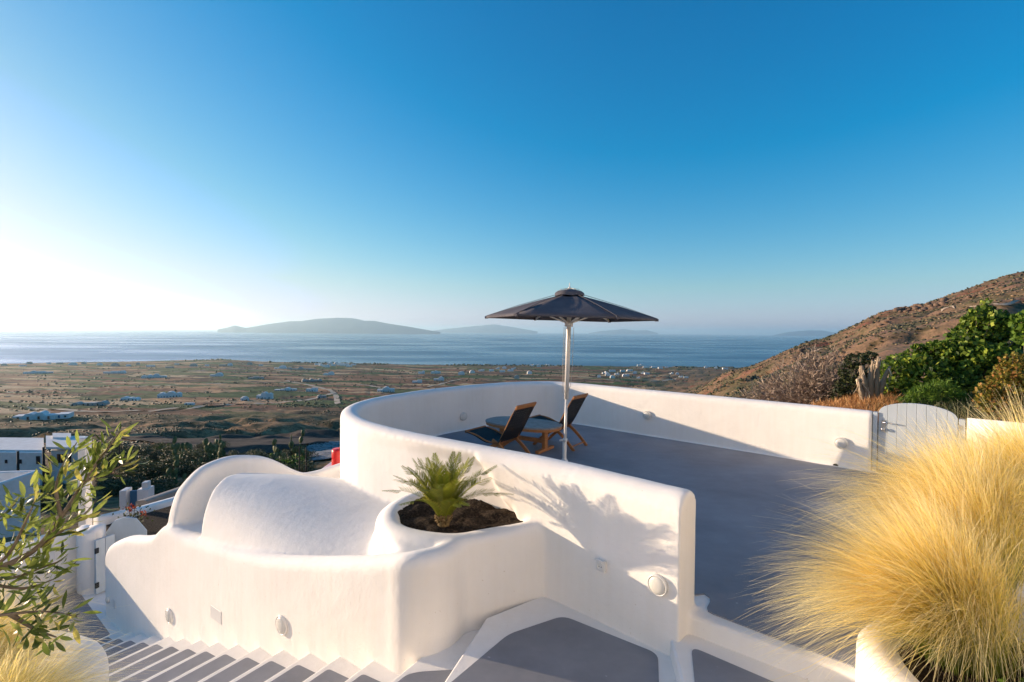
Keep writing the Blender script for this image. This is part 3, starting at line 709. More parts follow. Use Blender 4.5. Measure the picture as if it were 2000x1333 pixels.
# terrace wall beyond the gate
wl = MB().sweep([FW(.985), FW(1.9), FW(3.0)], .12, .12, -1.07, -2.6, .08).build('wall', plaster, smooth=True, bevel=0)
tag(wl, 'low white wall to the right of the arched terrace gate', 'wall')
def arched_gate(name, A, B, zb, zside, zmid, label, n=8, pm=gatepaint, th=.035, lock=True, lean=0):
    A = np.array(A); B = np.array(B); d = (B-A); Lg = np.linalg.norm(d); d /= Lg; nrm = np.array([d[1], -d[0]])
    if np.dot(nrm, -A) < 0: nrm = -nrm       # towards the viewer
    gt = empty(name, (A[0], A[1], zb), math.atan2(d[1], d[0]), label, 'gate')
    sgn = 1 if np.dot(nrm, [-d[1], d[0]]) > 0 else -1
    zt = lambda t: zside+(zmid-zside)*math.sqrt(max(0, 1-(2*t-1)**2))
    wdt = Lg/n
    for k in range(n):
        m = MB(); V = []; ns = 4
        x0, x1 = k*wdt+.0014, (k+1)*wdt-.0014
        top = [(x0+(x1-x0)*q/ns, zt((x0+(x1-x0)*q/ns)/Lg)-zb) for q in range(ns+1)]
        prof = [(x0, .03), (x1, .03)]+top[::-1]
        for yy in (-th/2, th/2): V += [(x, yy, z) for x, z in prof]
        L_ = len(prof); m.add(V, [tuple(range(L_)), tuple(range(2*L_-1, L_-1, -1))]+[(i, i+L_, (i+1) % L_+L_, (i+1) % L_) for i in range(L_)])
        m.build('board', pm, gt, bevel=.003, seg=1)
    for z in (.18, .62): MB().box((Lg/2, -sgn*(th/2+.02), z), (Lg*.96, .038, .08)).build('rail', pm, gt)
    if lock:
        h = MB().box((.055, sgn*(th/2+.004), .66), (.05, .006, .17)).build('lock_plate', steel, gt)
        m = MB().tube([(.055, sgn*th/2, .72), (.055, sgn*(th/2+.05), .72), (.16, sgn*(th/2+.055), .715)], .009, 8); m.build('handle', steel, h, smooth=True)
        m = MB().tube([(.055, sgn*th/2, .62), (.055, sgn*(th/2+.035), .62)], .014, 10); m.lathe([(.018, 0), (.022, .006), (.02, .02), (.008, .024)], (.055, sgn*(th/2+.03), .62), (0, sgn, 0), 12)
        m.build('key_cylinder', steel, h, smooth=True)
    return gt
arched_gate('garden_gate', FW(.07)-np.array([.02, .02]), FW(.90)-np.array([.02, .02]), floorz, -1.10, -.935, 'pale grey arched wooden gate of eight boards closing the terrace')
gp = MB().box((*(FW(.035)-np.array([.02, .02])), -1.53), (.05, .09, .86), math.atan2(GD[1], GD[0])).build('gate_post', gatepaint, bevel=.004); tag(gp, 'pale grey gate post against the end of the terrace wall', 'post')
gp = MB().box((*(FW(.94)-np.array([.02, .02])), -1.53), (.06, .09, .88), math.atan2(GD[1], GD[0])).build('gate_post', gatepaint, bevel=.004); tag(gp, 'pale grey gate post on the hinge side of the terrace gate', 'post')
for z in (-1.2, -1.72):
    MB().box((*(FW(.925)-np.array([.05, .05])), z), (.05, .012, .07), math.atan2(GD[1], GD[0])).build('hinge', steel, gp)

# round bulkhead lamps on the walls
def wall_lamp(p, n, r, label, group='round bulkhead lamps on the white walls', hood=True):
    n = Vector((n[0], n[1], 0)).normalized(); rz = math.atan2(n.y, n.x)
    t = empty('wall_lamp', p, rz, label, 'lamp', group)
    MB().lathe([(r, 0), (r, .020), (r*.97, .027), (r*.90, .027), (r*.885, .016)], (0, 0, 0), (1, 0, 0), 28).build('rim', lampwhite, t, smooth=True)
    MB().lathe([(r*.885, .012), (r*.86, .024), (r*.70, .033), (r*.4, .038), (.002, .040)], (0, 0, 0), (1, 0, 0), 28).build('glass', lampglass, t, smooth=True)
    m = MB(); k = 12
    V = []
    for i in range(k+1):
        a = math.pi*i/k; c, s = math.cos(a)*r*.84, math.sin(a)*r*.84
        V += [(.022, c, s), (.022+.030*math.sin(a)**.6 if 0 < i < k else .024, c, s*.95)]
    m.add(V+[(.026, 0, 0)], [(2*i, 2*i+1, 2*i+3, 2*i+2) for i in range(k)]+[(2*i+1, 2*k+2, 2*i+3) for i in range(k)])
    return t
def wall_out(u, v, base, dirv, off=0.0): return onplane(u, v, base, dirv)
wd = np.array([-.735, .678]); wn_ = np.array([-.678, -.735])
WPo = np.array([1.20, 3.36])+wn_*.0
def near_wall_pt(u, v):       # walk the crest path, find the outer face under pixel
    best = None
    for k in range(0, 60):
        p = CR[k]; d = CR[k+1]-CR[k]; d /= np.linalg.norm(d); nn = np.array([-d[1], d[0]])
        if np.dot(nn, p-np.array([1.8, 7.2])) < 0: nn = -nn
        a = p+nn*.15; q = onplane(u, v, a, d); s = np.dot(q[:2]-a, d)
        if best is None or abs(s) < best[0]: best = (abs(s), q, nn)
    return best[1], best[2]
def inner_pt(u, v, k0, k1):
    best = None
    for k in range(k0, k1):
        p = CR[k]; d = CR[k+1]-CR[k]; d /= np.linalg.norm(d); nn = np.array([-d[1], d[0]])
        if np.dot(nn, np.array([1.8, 7.2])-p) < 0: nn = -nn
        a = p+nn*.135; q = onplane(u, v, a, d); s = np.dot(q[:2]-a, d)
        if best is None or abs(s) < best[0]: best = (abs(s), q, nn)
    return best[1], best[2]
p, n = near_wall_pt(1286, 1142); wall_lamp(p, n, .072, 'round white hooded wall lamp beside the power socket under the terrace wall end')
p, n = inner_pt(905, 814, 70, 130); wall_lamp(p, n, .085, 'round hooded wall lamp in the shaded curve of the terrace wall behind the table')
p, n = inner_pt(1264, 812, 140, 178); wall_lamp(p, n, .085, 'round hooded wall lamp on the far terrace wall right of the parasol pole')
p, n = inner_pt(1643, 866, 150, 178); wall_lamp(p, n, .085, 'round hooded wall lamp on the far terrace wall near the arched gate')
hf = lambda u, v: fp(u, v)-np.array([G[0], G[1], 0])*.0
hn = -G
for (u, v, lb) in ((553, 1220, 'round hooded wall lamp on the house face beside the upper stairs'), (333, 1202, 'round hooded wall lamp on the house face beside the lower stairs')):
    wall_lamp(hf(u, v), hn, .085, lb)
# drain hole
p, n = inner_pt(1632, 911, 150, 178)
d_ = MB().lathe([(.032, -.02), (.036, .004), (.030, .006)], p, (n[0], n[1], 0), 20).build('drain_pipe', dark, smooth=True); tag(d_, 'black round drain hole at the foot of the far terrace wall', 'drain')
p = np.array([-2.72, 7.68, -2.27]); d_ = MB().lathe([(.03, -.02), (.034, .03), (.028, .032)], p, (.85, -.5, 0), 16).build('drain_pipe', dark); tag(d_, 'small dark drain hole in the roof parapet behind the vault', 'drain')
# power socket
p, n = near_wall_pt(1176, 1104); t = empty('power_socket', p, math.atan2(n[1], n[0]), 'white power socket with raised lid on the shaded wall beside the planter', 'socket')
MB().box((.012, 0, 0), (.03, .078, .085)).build('housing', plastic, t, bevel=.006)
MB().lathe([(.027, .0), (.027, .008), (.021, .009), (.020, .002)], (.024, 0, -.004), (1, 0, 0), 20).build('socket_face', lampwhite, t, smooth=True)
for s in (-.0095, .0095): MB().lathe([(.003, 0), (.003, .003)], (.0265, s, -.004), (1, 0, 0), 8).build('pin_hole', dark, t)
MB().box((.034, 0, .047), (.05, .08, .008), rot=Matrix.Rotation(-.35, 3, 'Y')).build('lid', plastic, t, bevel=.003)
# flush panels on the house face
def plate(u, v, w_, h_, label, m, fr=True, cat='panel'):
    p = hf(u, v); t = empty('wall_panel', p, math.atan2(hn[1], hn[0]), label, cat)
    MB().box((.003, 0, 0), (.014, w_, h_)).build('cover', m, t, bevel=.002, seg=1)
    if fr: MB().box((.0, 0, 0), (.012, w_+.016, h_+.016)).build('frame', lampwhite, t)
    return t
plate(423, 1200, .23, .13, 'flush white rectangular cover on the house face between two wall lamps', plastic)
plate(224, 1180, .09, .12, 'small grey cover plate on the shaded lower end of the house face', alu, False)
t = wall_lamp(hf(213, 1171), hn, .05, 'small pale round wall lamp at the shaded lower end of the house face', hood=False)

# ------------------------------------------------------------ lower yard behind the staircase
lw = MB(); c0 = at(158, 1152, YZ)[:2]; c1 = at(40, 1185, YZ)[:2]; dd = (c1-c0)/np.linalg.norm(c1-c0); nb = np.array([dd[1], -dd[0]]);
if np.dot(nb, c0) < 0: nb = -nb
yw = MB().sweep([c0+nb*.12+dd*.02, c0+nb*.12+dd*2.6], .12, .12, -3.20, -5.0, .06).build('wall', plaster, smooth=True, bevel=0); tag(yw, 'white yard wall with the blue grey plank door', 'wall')
# plank door in the yard wall
dA = at(97, 1166, YZ)[:2]-nb*.03; dB = dA+dd*.85
def plank_door(name, A, B, zb, zt_, n, label):
    A = np.array(A); B = np.array(B); d = B-A; Lg = np.linalg.norm(d); d /= Lg
    t = empty(name, (*A, zb), math.atan2(d[1], d[0]), label, 'door')
    for k in range(n): MB().box(((k+.5)*Lg/n, 0, (zt_-zb)/2), (Lg/n-.012, .035, zt_-zb)).build('plank', doorpaint, t, bevel=.003, seg=1)
    MB().box((Lg/2, 0, (zt_-zb)/2), (Lg-.02, .016, zt_-zb-.02)).build('backing', jointdark, t)
    for z in (.12, .62): MB().box((.02, 0, z), (.03, .05, .07)).build('hinge', steel, t)
    MB().box((-.03, 0, (zt_-zb)/2), (.05, .06, zt_-zb+.04)).build('frame', lampwhite, t)
    return t
plank_door('plank_door', dA, dB, YZ+.03, -3.36, 6, 'blue grey plank door in the white yard wall, behind the olive branch')
# kerb curve between yard and house, pillar and open arched gate
pil = at(186, 1156, YZ)[:2]
cap = MB().sweep([pil+np.array([-.10, .02]), pil+np.array([.06, .10])], .11, .11, -3.12, -5.0, .08, 8).build('gate_pillar', plaster, smooth=True); tag(cap, 'round topped white pillar beside the open yard gate', 'pillar')
MBk = MB().sweep(catmull([c0+dd*-.05+nb*.1, c0+np.array([.14, -.05]), pil+np.array([.0, .05])], 5), .1, .1, -3.16, -5.0, .07).build('wall', plaster, smooth=True); tag(MBk, 'short white wall between the yard corner and the round topped pillar', 'wall')
g2 = arched_gate('garden_gate', aty(203, 1060, 7.75)[:2], aty(287, 1060, 7.95)[:2], YZ, -3.38, -3.09, 'pale grey arched gate standing open behind the low end of the white house wall', n=1, lock=False)
g3 = empty('gate_leaf', (*(pil+np.array([.10, -.12])), YZ), math.atan2(.35, .12), 'narrow pale grey gate leaf with black hinges seen edge on beside the round pillar', 'gate')
for k in range(2): MB().box((.07+.135*k, 0, .44), (.13, .04, .84)).build('board', gatepaint, g3, bevel=.003, seg=1)
for z in (.16, .70): MB().box((.015, -.024, z), (.05, .02, .08)).build('hinge', jointdark, g3)
# white garden walls beyond
A = aty(195, 1007, 9.2); B = aty(345, 974, 11.2)
w3 = MB().sweep([A[:2], (A[:2]+B[:2])/2, B[:2]+(B-A)[:2]*.6], .13, .13, [A[2], (A[2]+B[2])/2, B[2]+(B-A)[2]*.3], -7, .07).build('wall', plaster, smooth=True); tag(w3, 'sloping white garden wall beyond the yard, under the red flowers', 'wall')
bed = MB().prism([tuple(aty(225, 1040, 8.4)[:2]), tuple(aty(350, 1040, 8.4)[:2]), tuple(aty(360, 1000, 10.4)[:2]), tuple(aty(205, 1010, 9.1)[:2])], -6, -3.75).build('garden_bed', soil); tag(bed, kind='structure')
conc = mat('rough_concrete', (.30, .27, .24), .9)
A = aty(276, 978, 13.5); B = aty(350, 958, 15.5)
w4 = MB().sweep([A[:2], B[:2]+(B-A)[:2]*.3], .15, .15, [A[2], B[2]], -9, .04).build('wall', conc); tag(w4, 'rough grey stone wall above the white garden wall', 'wall')
# tall white post
A = aty(157, 852, 10.5); Bp = aty(168, 1030, 10.2)
pt = MB().box(((A[0]+Bp[0])/2, 10.4, (A[2]-6.5)/2), (.17, .17, abs(-6.5-A[2]))).build('white_post', plaster, bevel=.02); tag(pt, 'tall square white masonry post rising behind the olive branch', 'post')

# red drum peeping past the curve of the terrace wall
p = aty(653, 893, 9.3); rd = mat('red_plastic', (.62, .02, .015), .35, .5)
t = empty('red_drum', (p[0]+.09, 9.3, p[2]-.17), 0, 'red plastic drum peeping out behind the curve of the terrace wall', 'drum')
MB().lathe([(.12, 0), (.135, .02), (.135, .12), (.128, .14), (.135, .16), (.135, .30), (.12, .33)], (0, 0, 0), n=24).build('body', rd, t, smooth=True)
MB().lathe([(.035, .33), (.035, .36)], (.03, 0, 0), n=12).build('cap', rd, t)
rs_ = MB().box((p[0]+.09, 9.3, (p[2]-.17-8)/2), (.5, .5, abs(-8-(p[2]-.17)))).build('pier', plaster); tag(rs_, 'white masonry pier under the red drum', 'pier')

# ------------------------------------------------------------ parasol
UP = np.array([.80, 7.2]); UR = 1.27
ub = empty('parasol', (UP[0], UP[1], floorz), 0, 'dark navy parasol with pale pole standing open over the terrace', 'parasol')
lean = lambda z: (.055*z/2.6, 0, z)
MB().lathe([(.055, 0), (.055, .03), (.04, .04), (.032, .07), (.032, .30), (.028, .31)], (0, 0, 0), n=24).build('base', alu, ub, smooth=True)
MB().tube([lean(.05), lean(1.0)], .021, 14).build('pole', alu, ub, smooth=True)
MB().tube([lean(.95), lean(2.55)], .034, 16).build('upper_pole', alu, ub, smooth=True)
MB().tube([lean(.31), lean(.36)], .036, 14).build('clamp', alu, ub, smooth=True)
kb = MB().tube([(0.0, 0, .335), (-.075, -.03, .335)], .014, 8).build('clamp_knob', alu, ub, smooth=True)
MB().tube([lean(2.03), lean(2.11)], .062, 16).build('hub', alu, ub, smooth=True)
zr = 2.16; za_ = 2.53; a0 = R(-39-90)
cx = .05
ribs = [a0+R(60)*k for k in range(6)]
rimz = [zr+(.02 if math.cos(a) < 0 else -.01) for a in ribs]
V = []; Fq_ = []
for sct in range(6):
    m = MB(); V = []; nA, nB = 9, 9; aA, aB = ribs[sct], ribs[(sct+1) % 6]; zA, zB = rimz[sct], rimz[(sct+1) % 6]
    for i in range(nA):
        f = .085+(1-.085)*i/(nA-1)
        for j in range(nB):
            q = j/(nB-1); x = (math.cos(aA)*(1-q)+math.cos(aB)*q)*f*UR; y = (math.sin(aA)*(1-q)+math.sin(aB)*q)*f*UR
            zz = za_+((zA*(1-q)+zB*q)-za_)*f; zz += -.035*math.sin(math.pi*q)*math.sin(math.pi*min(1, f*1.0))*.7+.02*math.sin(math.pi*f)
            x *= 1-.02*math.sin(math.pi*q)*f; y *= 1-.02*math.sin(math.pi*q)*f
            V.append((x+cx, y, zz))
    for j in range(nB): V.append((V[(nA-1)*nB+j][0]*1.0, V[(nA-1)*nB+j][1]*1.0, V[(nA-1)*nB+j][2]-.028))
    fs = [(i*nB+j, (i+1)*nB+j, (i+1)*nB+j+1, i*nB+j+1) for i in range(nA) for j in range(nB-1)]
    o = MB().add(V, fs).build('canopy_panel', canvas, ub, smooth=True)
    so_ = o.modifiers.new('s', 'SOLIDIFY'); so_.thickness = .004
for k in range(6):
    a = ribs[k]; MB().tube([(math.cos(a)*.2+cx, math.sin(a)*.2, za_-.025), (math.cos(a)*UR*.6+cx, math.sin(a)*UR*.6, (za_*.42+rimz[k]*.58)+.022), (math.cos(a)*UR+cx, math.sin(a)*UR, rimz[k]+.003)], .004, 5).build('seam', canvas, ub)
    e_ = (math.cos(a)*UR*.99+cx, math.sin(a)*UR*.99, rimz[k]-.012)
    MB().bar((cx, 0, za_-.045), e_, .018, .026).build('rib', teak if 0 else alu, ub)
    mid = (math.cos(a)*UR*.5+cx, math.sin(a)*UR*.5, (za_-.045+e_[2])/2-.01)
    MB().bar((.045, 0, 2.07), mid, .014, .02).build('strut', alu, ub)
    MB().box((e_[0]*1.0, e_[1], e_[2]-.006), (.05, .03, .035), a).build('rib_cap', canvas, ub)
# vent crown with cords
m = MB(); V = []
nn_s = 24
for f, z in ((.225, za_-.05), (.215, za_-.01), (.17, za_+.022), (.10, za_+.045), (.03, za_+.058)):
    for k in range(nn_s):
        a = 2*math.pi*k/nn_s; sc2 = 1-.06*abs(math.sin(3*a)) if f > .15 else 1
        V.append((math.cos(a)*f*sc2+cx, math.sin(a)*f*sc2, z+(.012*abs(math.cos(3*a)) if f > .15 else 0)))
m.add(V, [(r*nn_s+k, r*nn_s+(k+1) % nn_s, (r+1)*nn_s+(k+1) % nn_s, (r+1)*nn_s+k) for r in range(4) for k in range(nn_s)]+[tuple(4*nn_s+k for k in range(nn_s))])
m.build('vent_cap', canvas, ub, smooth=True)
for k in range(6):
    a = ribs[k]; b = a+R(60)
    MB().tube([(math.cos(a)*.03+cx, math.sin(a)*.03, za_+.07), (math.cos(a)*.14+cx, math.sin(a)*.14, za_+.052), (math.cos(b)*.215+cx, math.sin(b)*.215, za_-.03)], .0045, 5).build('cord', cord, ub)
MB().lathe([(.016, 0), (.018, .02), (.007, .028), (.007, .07), (.002, .09)], (cx, 0, za_+.066), n=12).build('finial', alu, ub, smooth=True)
for s, zb_ in ((-.075, .95), (.07, 1.05), (-.055, 1.0)):
    MB().tube([(s+.045, -.03, 2.02), (s*1.0+.03, -.03, 1.5), (s*.8+.02, -.03, zb_+.1), (0.02, -.035, zb_)], .0035, 5).build('pull_cord', cord, ub)

# ------------------------------------------------------------ teak table and two folding chairs
TA = np.array([-.84, .543]); TS = np.array([.543, .84])
tb = empty('teak_table', (.20, 8.10, floorz), math.atan2(-TA[1], -TA[0]), 'low oval teak table with weathered grey top between two lounge chairs', 'table')
def oval(sgn, w2, l2, gap):    # half of the table top, slatted in five boards
    pass
ns = 9; hw = .40; hl = .68
for k in range(ns):
    y0_, y1_ = -hw+2*hw*k/ns+.003, -hw+2*hw*(k+1)/ns-.003
    f = lambda y: hl*(1-abs(y/hw*.98)**2.6)**(1/2.6)
    for sg in (1,):
        pts = [(-f(y0_), y0_), (f(y0_), y0_), (f((y0_+y1_)/2), (y0_+y1_)/2), (f(y1_), y1_), (-f(y1_), y1_), (-f((y0_+y1_)/2), (y0_+y1_)/2)]
        MB().prism(pts, .405, .43).build('top_board', oldteak, tb, bevel=.002, seg=1)
ap = MB()
for k in range(28):
    a = 2*math.pi*k/28; b = 2*math.pi*(k+1)/28
    g3_ = lambda a: (hl*.97*np.sign(math.cos(a))*abs(math.cos(a))**.77, hw*.97*np.sign(math.sin(a))*abs(math.sin(a))**.77)
    ap.bar((*g3_(a), .385), (*g3_(b), .385), .022, .045)
ap.build('apron', teak, tb)
for s in (-1, 1):
    MB().box((s*.42, 0, .20), (.06, .10, .37)).build('leg', teak, tb, bevel=.004, seg=1)
    MB().box((s*.42, 0, .025), (.07, .52, .05)).build('foot', teak, tb, bevel=.006, seg=1)
MB().box((0, 0, .16), (.84, .04, .07)).build('stretcher', teak, tb, bevel=.003, seg=1)

def lounge_chair(loc, ang, label):
    t = empty('folding_chair', loc, ang, label, 'chair', 'folding teak chairs with black webbing')
    # local frame: +x is where the sitter looks
    W2 = .235
    def arc(pts, w_, th_, name):
        for s in (-1, 1):
            m = MB(); P_ = catmull([(x, s*W2, z) for x, z in pts], 4)
            for i in range(len(P_)-1): m.bar(P_[i], P_[i+1]+(P_[i+1]-P_[i])*.06, w_, th_, (0, 0, 1))
            m.build(name, teak, t)
    # rear leg runs forward up to the seat front; back frame runs down to the front foot
    arc([(-.42, 0), (-.30, .13), (-.14, .27), (.02, .36)], .028, .045, 'rear_leg')
    arc([(.36, 0), (.22, .13), (.06, .25), (-.10, .33)], .028, .045, 'front_leg')
    arc([(-.08, .30), (-.18, .50), (-.30, .72), (-.40, .87)], .014, .02, 'back_rail')
    arc([(-.10, .31), (.12, .33), (.34, .40), (.52, .42)], .014, .02, 'seat_rail')
    MB().bar((-.405, -W2-.02, .875), (-.405, W2+.02, .875), .028, .065, (-.5, 0, .87)).build('head_rail', teak, t, bevel=.004, seg=1)
    MB().bar((.53, -W2-.01, .42), (.53, W2+.01, .42), .03, .04).build('seat_front_rail', teak, t, bevel=.004, seg=1)
    for x, z in ((-.36, .06), (.30, .06)): MB().tube([(x, -W2, z), (x, W2, z)], .012, 8).build('cross_bar', teak, t)
    bk = catmull([(-.10, .34), (-.19, .50), (-.31, .72), (-.39, .85)], 5); st2 = catmull([(-.10, .34), (.12, .335), (.34, .405), (.53, .425)], 6)
    def web(P_, name, nst):
        m = MB()
        for k in range(nst):
            y = -W2-.012+(2*W2+.024)*k/(nst-1); w_ = (2*W2-.04)/(nst-1)*.46
            V = []
            for i, (x, z) in enumerate(P_): sag = -.02*math.sin(math.pi*i/(len(P_)-1)); V += [(x, y-w_, z+sag), (x, y+w_, z+sag)]
            m.add(V, [(2*i, 2*i+1, 2*i+3, 2*i+2) for i in range(len(P_)-1)])
        for i in range(1, len(P_)-1, 1):
            x, z = P_[i]; d = np.array(P_[i+1])-np.array(P_[i-1]); d /= np.linalg.norm(d); sag = -.02*math.sin(math.pi*i/(len(P_)-1))
            m.add([(x-d[0]*.012, -W2, z+sag-d[1]*.012+.002), (x-d[0]*.012, W2, z+sag-d[1]*.012+.002), (x+d[0]*.012, W2, z+sag+d[1]*.012+.002), (x+d[0]*.012, -W2, z+sag+d[1]*.012+.002)], [(0, 1, 2, 3)])
        o = m.build(name, webbing, t); so2 = o.modifiers.new('s', 'SOLIDIFY'); so2.thickness = .003
    web(bk, 'back_webbing', 12); web(st2, 'seat_webbing', 12)
    return t
ca = math.atan2(.57, -.82)
lounge_chair((.82, 8.30, floorz), ca, 'folding teak chair with black webbing behind the parasol pole, farther from the viewer')
lounge_chair((-.12, 7.22, floorz), ca, 'folding teak chair with black webbing beside the near side of the table')
# ------------------------------------------------------------ far houses on the plain
wwall = mat('whitewash', (.78, .76, .74), .9, .2); n = noise(wwall, 1.5, 4, .6, coords(wwall, obj=False))
L(wwall, ramp(wwall, n.outputs[0], [(.3, (.70, .67, .63)), (.65, (.82, .80, .77))]), P(wwall).inputs['Base Color'])
greywall = mat('weathered_wall', (.44, .40, .36), .9, .2)
wglass = mat('dark_window', (.02, .025, .03), .25, .5); bdoor = mat('blue_door', (.05, .16, .28), .5)
def far_house(u, v, wpx, hpx, label, group=None, m=wwall, nb=2, seed=0, name='house', wins=None, cat='house'):
    rg = random.Random(seed*7+int(u)); p = ground_hit(u, v); y = p[1]; W_ = wpx*y/F; Hh = max(2.4, min(hpx*.8*y/F, 8)); Dp = max(5.5, min(W_*.5, 11))
    ang_ = math.atan2(-p[0], p[1])*.6+rg.uniform(-.25, .35)
    t = empty(name, (p[0], p[1], Hs(p[0], p[1])-.4), ang_, label, cat, group)
    x = -W_/2; ws = [rg.uniform(.7, 1.3) for _ in range(nb)]; tot = sum(ws)
    for i, w_ in enumerate(ws):
        bw = W_*w_/tot; bh = Hh*(1 if i == nb//2 else rg.uniform(.6, .9)); dy = rg.uniform(-.2, .2)*Dp
        b = MB().box((x+bw/2, dy, bh/2), (bw+.3, Dp*rg.uniform(.75, 1), bh)).build('wall', m, t)
        fy = dy-Dp*.5
        if rg.random() < .45: 
            k = MB(); n_ = 7; r_ = bw*.42; V = []
            for q in range(n_+1):
                a = math.pi*q/n_; V += [(x+bw/2+r_*math.cos(a), dy-Dp*.42, bh-.1+r_*.55*math.sin(a)), (x+bw/2+r_*math.cos(a), dy+Dp*.42, bh-.1+r_*.55*math.sin(a))]
            k.add(V, [(2*q, 2*q+1, 2*q+3, 2*q+2) for q in range(n_)]+[tuple(2*q for q in range(n_+1)), tuple(2*q+1 for q in range(n_, -1, -1))]).build('vaulted_roof', m, t)
        if y < 1700 and (wpx >= 12):
            for q in range(max(1, int(bw/3.2))):
                xx = x+bw*(q+.5)/max(1, int(bw/3.2))
                MB().box((xx, dy-Dp*.5-.03, min(bh*.5, 1.6)), (1.1, .3, 1.3 if q % 2 else 2.1)).build('window' if q % 2 else 'door', bdoor if rg.random() < .3 else wglass, t)
        x += bw
    return t
# (u, v of the base, width, height, label)
far_house(85, 819, 82, 14, 'long low white house nearest on the plain, at the left edge above the roofs', nb=5, seed=1)
far_house(332, 777, 38, 10, 'white house with three joined blocks alone in the middle of the plain', nb=3, seed=2)
far_house(517, 780, 27, 15, 'bright white house on the plain above the arched gable', nb=3, seed=3)
far_house(478, 783, 14, 7, 'small white shed just left of the bright white house on the plain', nb=1, seed=4)
far_house(178, 793, 56, 7, 'long grey walled farm with flat roofs behind the olive branch', m=greywall, nb=4, seed=5)
far_house(254, 784, 30, 8, 'grey and white farmhouse between the long grey farm and the white house', nb=3, seed=6)
far_house(371, 791, 15, 5, 'low pale hut on the slope below the three block white house', nb=1, seed=7)
far_house(558, 763, 38, 5, 'long low pale wall of sheds at the edge of a green field', nb=4, seed=8)
far_house(609, 765, 20, 9, 'pale house beside the round pond bank near the terrace wall', nb=2, seed=9)
far_house(628, 779, 16, 7, 'ochre hut at the head of the brown field near the terrace wall', m=greywall, nb=2, seed=10)
far_house(609, 747, 36, 6, 'row of grey greenhouses in the plain left of the terrace wall', m=greywall, nb=5, seed=11)
far_house(642, 734, 20, 9, 'white house above the grey greenhouses near the terrace wall', nb=2, seed=12)
far_house(301, 739, 40, 8, 'wide white farmhouse in dark trees midway to the sea', nb=4, seed=13)
far_house(424, 736, 22, 8, 'white farmhouse in the plain above the three block white house', nb=2, seed=14)
far_house(500, 741, 26, 6, 'grey farmhouse above the bright white house', m=greywall, nb=3, seed=15)
far_house(224, 730, 38, 8, 'white house with a dark grove left of the wide farmhouse', nb=3, seed=16)
far_house(75, 730, 42, 7, 'pale farm near the coast at the far left', nb=4, seed=17)
far_house(548, 721, 22, 9, 'grey white house at the left end of the long coastal sheds', nb=2, seed=18)
far_house(588, 723, 54, 5, 'very long grey shed beside the white seaside village', m=greywall, nb=5, seed=19)
far_house(754, 766, 32, 9, 'white house nearest behind the curved terrace wall', nb=3, seed=20)
far_house(815, 749, 18, 9, 'left of the two pale houses amid brown fields behind the terrace wall', nb=2, seed=21)
far_house(857, 745, 19, 9, 'right of the two pale houses amid brown fields behind the terrace wall', nb=2, seed=22)
far_house(851, 730, 19, 9, 'white house with grey wall in the green fields behind the terrace wall', nb=3, seed=23)
far_house(823, 731, 12, 7, 'small white house left of the grey walled house in green fields', nb=2, seed=24)
far_house(901, 733, 12, 7, 'small white house alone above the crest of the terrace wall', nb=1, seed=25)
far_house(1009, 740, 10, 6, 'small ochre house just above the terrace wall, left of the parasol pole', m=greywall, nb=1, seed=26)
GV = 'white houses of the seaside village left of centre'
for i in range(16):
    far_house(620+4.6*i+random.uniform(-2, 2), 711+random.uniform(0, 7)+abs(i-8)*.2, random.uniform(6, 11), random.uniform(4, 7), 'tiny white cube house in the dense seaside village left of the parasol', GV, nb=1, seed=40+i)
GV = 'scattered small white houses left of the parasol pole'
for i, (u, v) in enumerate([(922, 730), (940, 726), (960, 726), (972, 722), (981, 728), (997, 727), (1034, 731), (1040, 716), (1052, 717), (1070, 716), (985, 721), (1003, 722)]):
    far_house(u, v, random.uniform(7, 12), random.uniform(4, 6), 'tiny white house in the scattered hamlet left of the parasol pole', GV, nb=1+i % 2, seed=60+i)
GV = 'white houses of the hamlet right of the parasol pole'
for i, (u, v) in enumerate([(1170, 738), (1181, 731), (1196, 727), (1205, 733), (1216, 727), (1230, 726), (1240, 731), (1255, 731), (1263, 732), (1247, 740), (1196, 740), (1222, 737), (1187, 735), (1250, 717), (1262, 719), (1278, 720), (1290, 721), (1302, 719), (1323, 734), (1330, 738), (1340, 740), (1312, 732), (1379, 720), (1398, 721), (1416, 722)]):
    far_house(u, v, random.uniform(6, 13), random.uniform(3.5, 6.5), 'tiny white house in the hamlet right of the parasol pole', GV, nb=1+i % 2, seed=80+i)
GV = 'pale houses strung along the shore on the left'
for i in range(20):
    far_house(12+i*26+random.uniform(-8, 8), 714.5-3*math.sin(i*.5/1.6)+random.uniform(-1.0, 3)-(4 if 12 < i < 19 else 0), random.uniform(6, 14), random.uniform(3, 4.5), 'tiny pale house on the shoreline at the left', GV, nb=1, m=wwall if i % 2 else greywall, seed=120+i)

ORD = 'leftmost,second from the left,third from the left,fourth from the left,fifth from the left,sixth from the left,seventh from the left,eighth from the left,ninth from the left,tenth from the left'.split(',')
ORR = [x.replace('left', 'right') for x in ORD]
for grp, nm in (('white houses of the seaside village left of centre', 'in the dense seaside village'), ('scattered small white houses left of the parasol pole', 'in the scattered hamlet left of the parasol'), ('white houses of the hamlet right of the parasol pole', 'in the hamlet right of the parasol pole'), ('pale houses strung along the shore on the left', 'of the shoreline row')):
    hs_ = sorted([o for o in bpy.data.objects if o.get('group') == grp], key=lambda o: o.location[0]/o.location[1])
    for i_, o in enumerate(hs_):
        sz = len(o.children); j_ = len(hs_)-1-i_
        o['label'] = ('tiny white house, '+(ORD[i_] if i_ < 10 else ORR[j_] if j_ < 10 else ['just left of the middle', 'exact middle one', 'just right of the middle', 'second right of the middle', 'third right of the middle'][min(4, i_-10)])+' '+nm)
